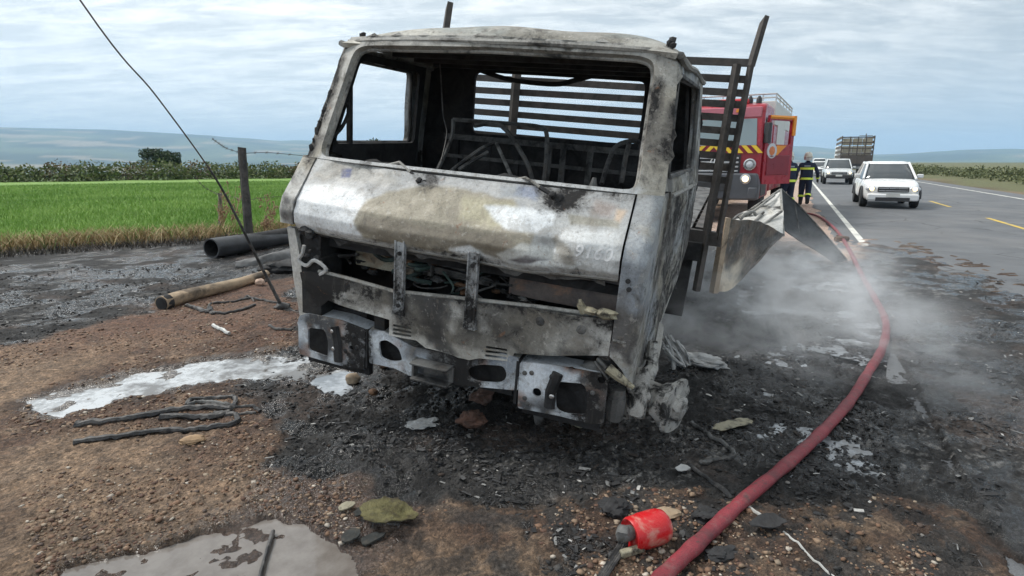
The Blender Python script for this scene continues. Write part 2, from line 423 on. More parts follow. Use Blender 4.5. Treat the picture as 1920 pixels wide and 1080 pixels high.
def hose_mat():
    t = NT('red_woven_hose'); v = t.coord(); a = t.noise(v, 9, 6, .7); f = t.noise(v, 160, 2, .5)
    c = t.mix(t.ramp(a, .35, .7), (.27, .034, .046), (.15, .018, .027)); c = t.mix(t.math('MULTIPLY', t.ramp(f, .52, .66), .5), c, (.08, .02, .025)); c = t.mix(t.math('MULTIPLY', t.ramp(t.noise(v, 24, 8, .75, .4), .57, .63), .8), c, (.05, .04, .036))
    c = t.mix(t.math('MULTIPLY', t.ramp(t.noise(v, 14, 7, .75), .5, .66), .55), c, (.2, .11, .1)); c = t.mix(t.math('MULTIPLY', t.ramp(t.noise(v, 5, 6, .7, .5), .52, .66), .6), c, (.07, .03, .032))
    t.base(c); t.set(Roughness=.6); t.bump(t.math('ADD', f, t.math('MULTIPLY', t.noise(v, 18, 5, .7), 1.5)), .35, .006); return t.m
M['hose'] = hose_mat()
def red_plastic():
    t = NT('scuffed_red_plastic'); v = t.coord(); a = t.noise(v, 9, 6, .7, .4)
    c = t.mix(t.ramp(a, .5, .62), (.5, .014, .017), (.5, .2, .16)); t.base(c); t.put(t.b.inputs['Roughness'], t.ramp(a, .4, .7, .22, .6)); t.bump(t.noise(v, 40, 4, .6), .1, .003); return t.m
M['red_plastic'] = red_plastic()

# ---------------------------------------------------------------- the place: ground, puddles, road, field, hills
ROAD_YAW = radians(25.6)
RD = np.array([sin(ROAD_YAW), cos(ROAD_YAW)]); RN = np.array([cos(ROAD_YAW), -sin(ROAD_YAW)])   # along the road, to its far side
LINE0 = np.array([7.07, 11.56])                                                                   # a point of the white edge line
def road_pt(s, lat, z=0.0):
    p = LINE0 + RD * s + RN * lat; return (p[0], p[1], z)
def gp(*uv): return np.array([G(u, v)[:2] for u, v in uv])
EDGE_A, EDGE_D = np.array([-7.4, 12.0]), np.array([2.4, 1.55]) / np.hypot(2.4, 1.55)             # foot of the field
EDGE_N = np.array([-EDGE_D[1], EDGE_D[0]])
def field_sd(x, y): return (x - EDGE_A[0]) * EDGE_N[0] + (y - EDGE_A[1]) * EDGE_N[1]
def road_lat(x, y): return (x - LINE0[0]) * RN[0] + (y - LINE0[1]) * RN[1]
Z_STRIP = gp((-160, 480), (0, 466), (150, 460), (293, 454), (400, 446), (545, 434), (700, 430), (560, 520), (495, 528), (430, 535), (330, 562), (293, 578), (0, 650), (-120, 680))
Z_BURN = gp((545, 450), (548, 560), (570, 650), (500, 668), (455, 690), (430, 725), (480, 775), (490, 820), (545, 890), (620, 905), (720, 940), (850, 945), (1000, 950), (1090, 925), (1300, 905), (1480, 930), (1640, 915), (1780, 940), (1900, 1020), (2150, 1010), (2250, 760), (1930, 570), (1760, 500), (1650, 458), (1575, 470), (1480, 440), (1330, 410), (1100, 398))
Z_WETMUD = gp((520, 880), (640, 870), (740, 900), (760, 980), (700, 1080), (640, 1100), (430, 1000))
Z_ROADSOIL = gp((1455, 440), (1480, 400), (1512, 355), (1530, 330), (1548, 360), (1592, 415), (1630, 462), (1590, 490), (1530, 465))
P_PALE = gp((40, 752), (130, 722), (220, 702), (293, 690), (420, 668), (500, 655), (560, 660), (610, 690), (560, 702), (500, 716), (430, 722), (360, 728), (293, 745), (200, 762), (90, 790), (50, 775))
P_MUD = gp((60, 1130), (120, 1060), (250, 1035), (340, 1012), (440, 985), (520, 966), (600, 985), (640, 1015), (652, 1040), (660, 1075), (640, 1130))
P_SMALL = gp((600, 700), (640, 690), (668, 700), (650, 716), (672, 725), (640, 742), (608, 738), (585, 715))
W_SHEEN = [gp((1390, 540), (1500, 520), (1640, 540), (1700, 640), (1560, 660), (1440, 610)), gp((1410, 810), (1520, 790), (1640, 780), (1660, 880), (1560, 905), (1460, 880)), gp((1290, 690), (1450, 650), (1580, 680), (1500, 740), (1330, 740))]

def axis(a, b, step, lo, hi, g1=1.018, far=11.0):
    def out(start, lim, sg):
        r = []; x = start; st = step
        while (x < lim) if sg > 0 else (x > lim):
            st *= g1 if abs(x - start) < far else 1.16
            x += sg * st; r.append(x)
        return r
    return np.array(sorted(out(a, lo, -1)) + list(np.arange(a, b, step)) + out(b, hi, 1))
xs = axis(-2.5, 2.6, .0145, -700, 700); ys = axis(1.75, 4.7, .0135, -60, 700)
X, Y = np.meshgrid(xs, ys); X = X.ravel(); Y = Y.ravel()
def zone(poly, x, y, soft, warp, sc=2.2, seed=3):
    w = (fbm(x * sc, y * sc, oct=5, seed=seed, gain=.6) - .5) * 2 * warp
    return sstep(-soft, soft, poly_sd(x, y, poly) + w)
def ground_fields(x, y):
    d = np.hypot(x, y); near = np.clip(1.6 - d / 12, 0, 1)
    burn = np.maximum(zone(Z_BURN, x, y, .07, .3), zone(Z_STRIP, x, y, .12, .35, 2, 5))
    patch = sstep(.48, .6, fbm(x * 5.5, y * 5.5, oct=5, seed=31, gain=.66)) * sstep(-1.4, -.05, poly_sd(x, y, Z_BURN)) * (.35 + .65 * sstep(-1.0, .1, x))
    burn = np.maximum(burn, patch * .9)
    foam = sstep(.02, .11, poly_sd(x, y, P_PALE) + (fbm(x * 4, y * 4, oct=5, seed=8, gain=.62) - .5) * .34); mud = zone(P_MUD, x, y, .015, .06, 6, 9); small = zone(P_SMALL, x, y, .015, .05, 6, 10)
    wet = zone(Z_WETMUD, x, y, .08, .15, 3, 12)
    for i, p in enumerate(W_SHEEN): wet = np.maximum(wet, zone(p, x, y, .15, .4, 2.5, 14 + i))
    return burn, foam, mud, small, wet, near
def film_mask(x, y):
    f = np.zeros_like(np.asarray(x, float))
    for i, p in enumerate(W_SHEEN): f = np.maximum(f, zone(p, x, y, .1, .3, 2.5, 14 + i))
    return f
def ground_z(x, y, full=True):
    burn, foam, mud, small, wet, near = ground_fields(x, y)
    z = (fbm(x * .8, y * .8, oct=3, seed=1) - .5) * .035 * near
    lump = fbm(x * 3.6, y * 3.6, oct=3, seed=2) - .5
    crumb = np.abs(fbm(x * 14, y * 14, oct=4, seed=4, gain=.62) - .5)
    fine = fbm(x * 46, y * 46, oct=2, seed=6) - .5
    z = z + near * (burn * (lump * .055 + (crumb - .13) * .085 + fine * .014) + (1 - burn) * (lump * .02 + (crumb - .13) * .045 + fine * .01))
    film = film_mask(x, y); z = z * (1 - .5 * film) - film * (.006 + .09 * (.5 - fbm(x * 5, y * 5, oct=5, seed=35, gain=.65)))
    # rubble heap under the cab front
    hx, hy = x - .15, y - 3.75
    z = z + .11 * np.exp(-(hx / .75) ** 2 - (hy / .38) ** 2) * (.6 + .8 * fbm(x * 6, y * 6, oct=3, seed=21)) * near
    for mx, my, mr, mh in ((1.28, 3.78, .3, .10), (2.35, 5.3, .34, .10), (2.85, 5.55, .34, .09), (1.75, 4.25, .3, .07), (3.4, 6.6, .4, .08)):
        z = z + mh * np.exp(-((x - mx) ** 2 + (y - my) ** 2 * 1.6) / mr ** 2) * (.5 + 1.0 * fbm(x * 7, y * 7, oct=4, seed=25, gain=.6))
    pud = np.maximum(np.maximum(foam, mud), small)
    z = z * (1 - .55 * pud) - (.024 + .1 * (.5 - fbm(x * 6, y * 6, oct=4, seed=33, gain=.62)) * (foam > 0) + .05 * (.5 - fbm(x * 8, y * 8, oct=4, seed=34, gain=.62)) * (mud > 0)) * pud + .012 * np.clip(1 - pud * 3, 0, 1) * np.clip(1 - burn * 2, 0, 1) * near
    z = np.where(road_lat(x, y) > -.45, np.where(burn > .35, z * .6 + .022 + .03 * (burn - .7), np.minimum(z, -.03)), z)
    z = np.where(field_sd(x, y) > .3, np.minimum(z, -.03), z)
    far = sstep(75, 240, np.hypot(x, y)) * sstep(-8, -60, road_lat(x, y)) * 14
    return z - far, (burn, foam, mud, small, wet, near)
Z, (burn, foam, mud, small, wet, near) = ground_z(X, Y)
def lerp(a, b, t): return a + (b - a) * t[:, None]
n_big = fbm(X * 1.3, Y * 1.3, oct=4, seed=40); n_mid = fbm(X * 7, Y * 7, oct=4, seed=41, gain=.6); n_fine = fbm(X * 30, Y * 30, oct=3, seed=42, gain=.65)
soil = lerp(np.array([.088, .052, .035]), np.array([.185, .125, .082]), sstep(.35, .65, n_big))
soil = lerp(soil, np.array([.27, .19, .13]), sstep(.5, .72, n_mid) * .6)
left_far = sstep(4.2, 5.5, Y) * (X < 0)
soil = lerp(soil, np.array([.105, .052, .034]), left_far * .75)
char = lerp(np.array([.008, .008, .0085]), np.array([.027, .0265, .0265]), sstep(.4, .7, n_mid))
char = lerp(char, np.array([.17, .165, .16]), sstep(.58, .72, n_fine) * sstep(.45, .62, n_big) * .8)
char = lerp(char, np.array([.06, .042, .034]), sstep(.55, .72, fbm(X * 2.2, Y * 2.2, oct=4, seed=44)) * .55)
dk = sstep(-1.0, .3, X) * sstep(5, 3.2, Y); soil = lerp(soil, soil * .55, dk); soil = lerp(soil, np.array([.028, .026, .025]), sstep(.46, .6, fbm(X * 9, Y * 9, oct=5, seed=47, gain=.65)) * (.3 + .6 * dk) * (Y < 8))
rim = np.maximum(sstep(-.22, .02, poly_sd(X, Y, P_MUD) + (n_mid - .5) * .15), sstep(-.16, .04, poly_sd(X, Y, P_PALE) + (n_mid - .5) * .2)); soil = lerp(soil, soil * .5, rim)
gc = lerp(soil, char, burn)
gc = lerp(gc, np.array([.07, .05, .042]), wet * (1 - burn) * .75)
rs = np.maximum(zone(Z_ROADSOIL, X, Y, .25, .4, 1.5, 50), sstep(-3.6, -3.0, road_lat(X, Y)) * sstep(10.5, 13, Y) * (road_lat(X, Y) < -.3))
gc = lerp(gc, lerp(np.array([.36, .25, .2]), np.array([.46, .36, .3]), n_mid), rs * .95)
gc = lerp(gc, np.array([.3, .29, .28]), foam * .5)
gc = lerp(gc, np.array([.05, .032, .024]), np.maximum(mud, small) * .8)
side = sstep(9.0, 9.6, road_lat(X, Y))                                       # verge beyond the road
gc = lerp(gc, np.array([.11, .115, .05]), side)
behind = sstep(.2, .5, field_sd(X, Y)) * sstep(-4, -5, road_lat(X, Y)); gc = lerp(gc, np.array([.06, .1, .02]), behind)
wetA = np.clip(wet * .85 + rim * .6 + burn * (.25 + sstep(.42, .6, fbm(X * 2.6, Y * 2.6, oct=5, seed=46, gain=.6)) * .75) + .8 * np.maximum(np.maximum(foam, mud), small), 0, 1)
nx, ny = len(xs), len(ys)
I = (np.arange(ny - 1)[:, None] * nx + np.arange(nx - 1)[None, :]).ravel()
FQ = np.stack([I, I + 1, I + nx + 1, I + nx], 1)
def ground_mat():
    t = NT('ground_soil_and_char'); v = t.coord('Object'); A = t.attr()
    f1 = t.noise(v, 70, 5, .72); f2 = t.noise(v, 210, 3, .7); vo = t.voro(v, 95); pe = t.voro(v, 42)
    c = t.mix(1.0, A.outputs['Color'], t.mix(t.ramp(f1, .28, .72), (.5, .5, .5), (1.55, 1.53, 1.5)), 'MULTIPLY')
    c = t.mix(1.0, c, t.mix(t.ramp(f2, .3, .7), (.68, .68, .68), (1.32, 1.32, 1.32)), 'MULTIPLY')
    c = t.mix(t.math('MULTIPLY', t.ramp(vo, .16, .1), .4), c, t.mix(.5, A.outputs['Color'], (.42, .38, .34)))
    vc = t.voro(v, 78, out=1); vd = t.voro(v, 34, out=1)
    c = t.mix(1.0, c, t.mix(t.ramp(vc, .15, .85), (.58, .57, .56), (1.42, 1.42, 1.4)), 'MULTIPLY'); c = t.mix(1.0, c, t.mix(t.ramp(vd, .2, .8), (.78,) * 3, (1.22,) * 3), 'MULTIPLY')
    t.base(c)
    w = t.ramp(t.math('SUBTRACT', A.outputs['Alpha'], t.math('MULTIPLY', f1, .75)), .02, .3)
    t.put(t.b.inputs['Roughness'], t.math('ADD', .9, t.math('MULTIPLY', w, -.78)))
    t.bump(t.math('ADD', t.math('MULTIPLY', f1, .7), t.math('ADD', t.math('MULTIPLY', f2, .35), t.math('ADD', t.math('MULTIPLY', pe, -.3), t.math('MULTIPLY', vo, -.35)))), .9, .014)
    return t.m
g = mesh_np('ground', np.stack([X, Y, Z], 1), FQ, ground_mat(), cols=np.concatenate([gc, wetA[:, None]], 1))
tag(g, kind='structure')

def puddle_mat(name, deep, palec, pale_amt, rough):
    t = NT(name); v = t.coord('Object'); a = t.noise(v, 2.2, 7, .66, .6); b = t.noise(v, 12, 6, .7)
    m_ = t.math('MULTIPLY', t.ramp(t.math('ADD', t.math('MULTIPLY', a, .6), t.math('MULTIPLY', b, .4)), .43, .56), pale_amt)
    t.base(t.mix(m_, deep, palec)); t.put(t.b.inputs['Roughness'], t.math('ADD', rough, t.math('MULTIPLY', m_, .35))); t.b.inputs['IOR'].default_value = 1.55
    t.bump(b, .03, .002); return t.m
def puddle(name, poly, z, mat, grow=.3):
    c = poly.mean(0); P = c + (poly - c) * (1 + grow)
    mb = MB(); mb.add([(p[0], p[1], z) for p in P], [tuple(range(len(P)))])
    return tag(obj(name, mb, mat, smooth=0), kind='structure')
puddle('pale_puddle', P_PALE, -.012, puddle_mat('sky_pale_water', (.13, .125, .12), (.58, .61, .63), .8, .04))  # bright sky reflection painted into the water as a pale base colour
puddle('muddy_puddle', P_MUD, -.014, puddle_mat('muddy_water', (.15, .132, .118), (.26, .24, .22), .5, .02))
for p_ in W_SHEEN: puddle('water_film', p_, -.012, puddle_mat('film_water', (.1, .105, .11), (.4, .43, .46), .7, .06), .25)  # sky sheen put into the films as pale bluish patches
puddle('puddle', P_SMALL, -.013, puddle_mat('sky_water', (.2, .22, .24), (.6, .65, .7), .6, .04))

# road: asphalt sheet, painted lines
def asphalt():
    t = NT('asphalt'); v = t.coord('Object'); a = t.noise(v, 1.1, 6, .6, .3); f = t.noise(v, 130, 3, .7)
    tr = t.noise(t.coord('Object', (1, 1, 1)), .35, 4, .6)
    c = t.mix(t.ramp(a, .3, .7), (.085, .09, .098), (.14, .145, .15)); c = t.mix(t.math('MULTIPLY', t.ramp(tr, .5, .65), .4), c, (.19, .185, .18))
    c = t.mix(1.0, c, t.mix(t.ramp(f, .3, .7), (.6,) * 3, (1.4,) * 3), 'MULTIPLY'); vd = t.n('ShaderNodeTexVoronoi', feature='DISTANCE_TO_EDGE'); wv = t.n('ShaderNodeMix', data_type='VECTOR'); wv.inputs[0].default_value = .12; t.l(v, wv.inputs[4]); nn = t.n('ShaderNodeTexNoise'); t.l(v, nn.inputs[0]); nn.inputs['Scale'].default_value = 2; t.l(nn.outputs['Color'], wv.inputs[5]); t.l(wv.outputs[1], vd.inputs['Vector']); vd.inputs['Scale'].default_value = .55
    c = t.mix(t.math('MULTIPLY', t.ramp(vd.outputs[0], .012, .003), t.ramp(a, .42, .6)), c, (.03, .03, .03)); c = t.mix(t.math('MULTIPLY', t.ramp(t.noise(t.coord('Object', (1, 1, 1)), 3.5, 5, .7), .58, .66), .35), c, (.05, .05, .052)); t.base(c); t.set(Roughness=.7); t.bump(f, .35, .004); return t.m
M['asphalt'] = asphalt()
M['line'] = plain('worn_line_paint', (.74, .73, .66), .7, 0, .08, 6, 0, dirt=(.2, .2, .2), dirt_amt=.6)
M['line_y'] = plain('worn_yellow_paint', (.6, .42, .06), .7, 0, .08, 6, 0, dirt=(.2, .2, .2), dirt_amt=.5)
def strip(name, s0, s1, l0, l1, z, mat, edge=0.0, n=160, seed=0):
    s = np.concatenate([np.linspace(s0, 60, n), np.linspace(62, s1, 40)]) if s1 > 62 else np.linspace(s0, s1, 30)
    j = (fbm(s * 1.2, s * 0 + seed, oct=4, seed=60) - .5) * 2 * edge
    mb = MB(); mb.grid([[road_pt(q, l0 + w, z) for q, w in zip(s, j)], [road_pt(q, l1, z) for q in s]])
    return tag(obj(name, mb, mat, smooth=0), kind='structure')
strip('road', -22, 600, -.55, 8.9, 0.0, M['asphalt'], .3)
strip('edge_line', -22, 600, -.06, .07, .004, M['line'])
for k in range(46): strip('lane_marking', -20 + k * 8, -16.5 + k * 8, 3.72, 3.84, .004, M['line_y'])
strip('edge_line', -22, 600, 7.6, 7.73, .004, M['line'])

# field of young wheat
fx = np.concatenate([np.linspace(-.1, 14, 24), np.linspace(15, 46, 26)]); fs_ = np.linspace(-75, 60, 160)
smax = [(-5.0 - float((EDGE_A - LINE0) @ RN) - f * float(EDGE_N @ RN)) / float(EDGE_D @ RN) for f in fx]
P = np.array([[(*(EDGE_A + EDGE_D * (-75 + (sm + 75) * q) + EDGE_N * f), 0) for f, sm in zip(fx, smax)] for q in np.linspace(0, 1, 160)])
P[..., 2] = .02 + (fbm(P[..., 0] * .4, P[..., 1] * .4, oct=3, seed=70) - .5) * .06
def field_mat():
    t = NT('field_green'); v = t.coord('Object'); a = t.noise(v, .5, 6, .6); f = t.noise(v, 16, 5, .7)
    c = t.mix(t.ramp(a, .3, .7), (.13, .23, .04), (.2, .33, .07)); c = t.mix(t.math('MULTIPLY', t.ramp(f, .5, .7), .6), c, (.07, .16, .02))
    t.base(c); t.set(Roughness=.9); t.bump(f, .5, .04); return t.m
mb = MB(); mb.grid(P); tag(obj('field', mb, field_mat()), kind='structure')
def blades(name, x, y, h, w, lean, cols, mat, z0=None):
    n = len(x); a = rng.uniform(0, 2 * pi, n); la = rng.uniform(0, 2 * pi, n)
    z = np.zeros(n) if z0 is None else z0
    sx_, sy_ = np.cos(a) * w, np.sin(a) * w; lx, ly = np.cos(la) * lean * h, np.sin(la) * lean * h
    A = np.stack([x - sx_, y - sy_, z], 1); B = np.stack([x + sx_, y + sy_, z], 1)
    Cm = np.stack([x + lx * .35 + sx_ * .8, y + ly * .35 + sy_ * .8, z + h * .6], 1); Dm = np.stack([x + lx * .35 - sx_ * .8, y + ly * .35 - sy_ * .8, z + h * .6], 1)
    Tp = np.stack([x + lx, y + ly, z + h], 1)
    V = np.stack([A, B, Cm, Dm, Tp], 1).reshape(-1, 3); i = np.arange(n)[:, None] * 5
    F = np.concatenate([i + np.array([0, 1, 2]), i + np.array([0, 2, 3]), i + np.array([3, 2, 4])])
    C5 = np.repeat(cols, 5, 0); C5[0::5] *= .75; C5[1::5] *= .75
    return tag(mesh_np(name, V, F, mat, smooth=False, cols=C5), kind='stuff')
M['blade'] = vcol_mat('grass_blades', .7, .1, 3, 0)
def edge_pts(n, s0, s1, f0, f1, pw=1.0):
    s = rng.uniform(s0, s1, n); f = f0 + (f1 - f0) * rng.uniform(0, 1, n) ** pw
    p = EDGE_A[None] + EDGE_D[None] * s[:, None] + EDGE_N[None] * f[:, None]; return p[:, 0], p[:, 1]
x, y = edge_pts(150000, -14, 12, .1, 34, 1.6)
k = fbm(x * .5, y * .5, oct=4, seed=71); q = rng.uniform(0, 1, len(x))
col = lerp(np.array([.12, .24, .035]), np.array([.3, .45, .11]), np.clip(q * .7 + (k - .4), 0, 1))
d_ = np.hypot(x, y)
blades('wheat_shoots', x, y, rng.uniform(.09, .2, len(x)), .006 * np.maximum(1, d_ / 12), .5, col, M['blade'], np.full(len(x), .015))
x, y = edge_pts(22000, -14, 10, -.7, .35); keep = fbm(x * 1.4, y * 1.4, oct=3, seed=73) + rng.uniform(-.2, .2, len(x)) > .44; x, y = x[keep], y[keep]
q = rng.uniform(0, 1, len(x)); col = lerp(np.array([.26, .17, .075]), np.array([.5, .39, .21]), q); gm = rng.uniform(0, 1, len(x)) < .12; col[gm] = (.1, .16, .03)
blades('dry_grass', x, y, rng.uniform(.08, .36, len(x)), .008, .8, col, M['blade'])
x, y = edge_pts(5000, -12, 8, -1.4, -.5); q = rng.uniform(0, 1, len(x)); col = lerp(np.array([.02, .02, .02]), np.array([.1, .08, .06]), q)
blades('singed_grass', x, y, rng.uniform(.05, .16, len(x)), .007, .9, col, M['blade'])

# hedge bank at the end of the field: leaf clumps
def leaf_mass(c, size, n, leaf, lo, hi, seed=0, shell=.55):
    r = np.random.default_rng(seed); d = r.normal(size=(n, 3)); d /= np.linalg.norm(d, axis=1)[:, None]
    rad = r.uniform(shell, 1, n) ** .6 * (.72 + .56 * fbm(d[:, 0] * 2 + seed + 30, d[:, 1] * 2 + 30, d[:, 2] * 2 + 30, 3, seed))
    p = d * rad[:, None] * np.array(size) + np.array(c)
    u = r.normal(size=(n, 3)); u /= np.linalg.norm(u, axis=1)[:, None]; w = np.cross(u, r.normal(size=(n, 3))); w /= np.linalg.norm(w, axis=1)[:, None]
    l = leaf * r.uniform(.6, 1.4, n)[:, None]
    V = np.stack([p - u * l, p + w * l * .5, p + u * l, p - w * l * .5], 1).reshape(-1, 3)
    F = np.arange(n)[:, None] * 4 + np.array([0, 1, 2, 3]); t = np.clip(r.uniform(0, 1, n) * .6 + (fbm(p[:, 0] * 1.1, p[:, 1] * 1.1, p[:, 2] * 1.1, 2, 5) - .3) * .8, 0, 1)
    return V, F, np.repeat(lerp(np.array(lo), np.array(hi), t), 4, 0)
VV = []; FF = []; KK = []; o = 0
for i in range(95):
    s = -58 + i * .98 + rng.uniform(-.4, .4); f = 44 + rng.uniform(0, 3.0); p = EDGE_A + EDGE_D * s + EDGE_N * f
    if p[1] < 35: continue
    h = rng.uniform(1.15, 1.75); br = rng.uniform() < .3
    V, F, K = leaf_mass((p[0], p[1], h * .42), (1.5, 1.3, h * .62), 420, .13, (.05, .075, .02) if not br else (.1, .075, .04), (.17, .19, .06) if not br else (.22, .165, .085), 100 + i, .3)
    VV.append(V); FF.append(F + o); KK.append(K); o += len(V)
tag(mesh_np('hedge_shrubs', np.concatenate(VV), np.concatenate(FF), M['blade'], smooth=False, cols=np.concatenate(KK)), kind='stuff')

VV = []; FF = []; KK = []; o = 0
for i in range(70):
    s = 6 + i * 2.6 + rng.uniform(-1, 1); p = road_pt(s, 13 + rng.uniform(0, 5)); h = rng.uniform(.5, 1.3)
    V, F, K = leaf_mass((p[0], p[1], h * .4), (1.8, 1.8, h * .62), 330, .13, (.05, .07, .02), (.16, .17, .07), 300 + i, .3); VV.append(V); FF.append(F + o); KK.append(K); o += len(V)
tag(mesh_np('roadside_shrubs', np.concatenate(VV), np.concatenate(FF), M['blade'], smooth=False, cols=np.concatenate(KK)), kind='stuff')

# distant hills
azs = np.radians(np.linspace(-78, 78, 260)); rs_ = np.geomspace(260, 9500, 120)
A, Rr = np.meshgrid(azs, rs_, indexing='ij'); HX, HY = np.sin(A) * Rr, np.cos(A) * Rr
adeg = np.degrees(A)
el = np.interp(adeg, [-78, -34, -22, 0, 27, 32, 45, 78], [2.3, 2.5, 2.0, 1.85, 1.35, .8, 1.0, 1.3])
ridge = np.tan(np.radians(el)) * 6200 * (.86 + .26 * fbm(adeg * .11 + 50, Rr / 2600, oct=5, seed=80))
HZ = -22 * sstep(260, 900, Rr) + sstep(2600, 6400, Rr) * ridge + 60 * sstep(1200, 2600, Rr) * (fbm(HX / 700, HY / 700, oct=4, seed=81) - .42)
HZ = np.minimum(HZ, np.tan(np.radians(el * .98)) * Rr + 1.6)
HZ = np.where(Rr < 600, HZ - 3, HZ)
k1 = fbm(HX / 420, HY / 420, oct=4, seed=82); k2 = vn(HX / 260 + 5, HY / 180 + 9, seed=83)
hc = lerp(np.array([.02, .04, .02]), np.array([.08, .11, .05]), sstep(.42, .62, k1.ravel()))
hc = lerp(hc, np.array([.3, .24, .15]), sstep(.72, .8, k2.ravel()) * .8)
M['hill'] = vcol_mat('hill_cover', .95, .3, .02, 0)
na, nr = A.shape; I = (np.arange(na - 1)[:, None] * nr + np.arange(nr - 1)[None, :]).ravel()
tag(mesh_np('hills', np.stack([HX.ravel(), HY.ravel(), HZ.ravel()], 1), np.stack([I, I + 1, I + nr + 1, I + nr], 1), M['hill'], cols=hc), kind='structure')

# haze: one closed box of thin air
def vol_box(name, lo, hi, mat):
    lo, hi = np.array(lo), np.array(hi); mb = MB(); mb.box((lo + hi) / 2, hi - lo)
    return tag(obj(name, mb, mat, smooth=0), kind='stuff')
hm = bpy.data.materials.new('haze_air'); hm.use_nodes = True; t = hm.node_tree; t.nodes.remove(t.nodes['Principled BSDF'])
pv = t.nodes.new('ShaderNodeVolumePrincipled'); pv.inputs['Color'].default_value = (.5, .73, 1.0, 1); pv.inputs['Density'].default_value = 1.9e-4
t.links.new(pv.outputs[0], t.nodes['Material Output'].inputs['Volume'])
vol_box('haze', (-10500, -1500, -62), (10500, 10500, 420), hm)

# loose stones, clinker, ash flakes
bm = bmesh.new(); bmesh.ops.create_icosphere(bm, subdivisions=1, radius=1); ICO_V = np.array([v.co[:] for v in bm.verts]); ICO_F = np.array([[v.index for v in f.verts] for f in bm.faces]); bm.free()
def scatter(name, x, y, r, cols, mat, flat=.65, sink=.3, rough=.35, z=None):
    n = len(x); z0 = ground_z(x, y)[0] if z is None else z
    k = 1 + rng.uniform(-rough, rough, (n, 12, 1)); a = rng.uniform(0, 2 * pi, n)
    P = ICO_V[None] * k * np.stack([rng.uniform(.7, 1.3, n), rng.uniform(.7, 1.3, n), rng.uniform(.5, 1, n) * flat], 1)[:, None, :] * r[:, None, None]
    ca, sa = np.cos(a)[:, None], np.sin(a)[:, None]
    Q = np.stack([P[..., 0] * ca - P[..., 1] * sa + x[:, None], P[..., 0] * sa + P[..., 1] * ca + y[:, None], P[..., 2] + (z0 + r * flat * (.5 - sink))[:, None]], 2)
    return tag(mesh_np(name, Q.reshape(-1, 3), (np.arange(n)[:, None, None] * 12 + ICO_F[None]).reshape(-1, 3), mat, smooth=False, cols=np.repeat(cols, 12, 0)), kind='stuff')
def rand_ground(n, y0=1.8, y1=7.0, spread=.95, pw=1.6):
    y = y0 + (y1 - y0) * rng.uniform(0, 1, n) ** pw; x = rng.uniform(-spread, spread, n) * y; return x, y
M['stone'] = vcol_mat('loose_stone', .85, .3, 60, .2)
x, y = rand_ground(45000); b, fo, mu, sm, we, _ = ground_fields(x, y)
ok = (b < .35) & (np.maximum(fo, mu) < .3) & (fbm(x * 2, y * 2, oct=3, seed=90) + rng.uniform(-.14, .14, len(x)) > .46 - .12 * (x > .3)) & (road_lat(x, y) < -.7); x, y = x[ok], y[ok]
pal = np.array([[.17, .1, .062], [.24, .165, .11], [.33, .26, .19], [.12, .066, .045], [.42, .37, .31], [.085, .06, .048]])
r = .0035 + .011 * rng.uniform(0, 1, len(x)) ** 5 + .002 * y / 3
scatter('gravel', x, y, r, pal[rng.choice(6, len(x), p=[.28, .24, .1, .2, .04, .14])] * rng.uniform(.7, 1.15, (len(x), 1)), M['stone'])
x, y = rand_ground(34000, 1.9, 9.0, .95, 1.5); b, fo, mu, sm, we, _ = ground_fields(x, y)
ok = (b > .5) & (np.maximum(fo, mu) < .3) & (fbm(x * 2.5, y * 2.5, oct=3, seed=92) + rng.uniform(-.2, .2, len(x)) > .47) & (road_lat(x, y) < -.7); x, y = x[ok], y[ok]
pal = np.array([[.012, .012, .0125], [.018, .018, .019], [.032, .031, .03], [.009, .009, .0095], [.06, .057, .054], [.17, .16, .15], [.05, .034, .025]])
r = .0035 + .012 * rng.uniform(0, 1, len(x)) ** 4 + .002 * y / 3
scatter('charred_rubble', x, y, r, pal[rng.choice(7, len(x), p=[.24, .24, .2, .16, .09, .03, .04])] * rng.uniform(.8, 1.2, (len(x), 1)), M['stone'], .6, .2, .5)
def flakes(name, x, y, size, cols, mat):
    n = len(x); z = ground_z(x, y)[0] + .004 + size * .12; a = rng.uniform(0, 2 * pi, n); tl = rng.normal(0, .35, (n, 2))
    L = size * rng.uniform(.6, 1.6, n); W = size * rng.uniform(.12, .6, n); ca, sa = np.cos(a), np.sin(a)
    V = []
    for p, q, c in ((-1, -1, 0), (1, -.8, .3), (1.1, .9, -.1), (.1, 1.2, .5), (-.9, .7, 0)):
        V.append(np.stack([x + ca * L * p - sa * W * q, y + sa * L * p + ca * W * q, z + tl[:, 0] * L * p * .4 + tl[:, 1] * W * q * .4 + c * W * .4], 1))
    V = np.stack(V, 1).reshape(-1, 3); i = np.arange(n)[:, None] * 5
    F = np.concatenate([i + np.array([0, 1, 3]), i + np.array([1, 2, 3]), i + np.array([0, 3, 4])])
    return tag(mesh_np(name, V, F, mat, smooth=False, cols=np.repeat(cols, 5, 0)), kind='stuff')
x, y = rand_ground(52000, 1.9, 8.0, .95, 1.5); b, fo, mu, sm, we, _ = ground_fields(x, y)
ok = (b > .45) & (mu < .3) & (fbm(x * 1.9, y * 1.9, oct=3, seed=94) + rng.uniform(-.15, .15, len(x)) > .5); x, y = x[ok], y[ok]
pal = np.array([[.014, .014, .015], [.026, .026, .027], [.055, .055, .056], [.2, .2, .195], [.42, .41, .39], [.035, .027, .022]])
flakes('ash_flakes', x, y, .005 + .016 * rng.uniform(0, 1, len(x)) ** 4 + .001 * y, pal[rng.choice(6, len(x), p=[.40, .30, .17, .055, .015, .06])], M['stone'])

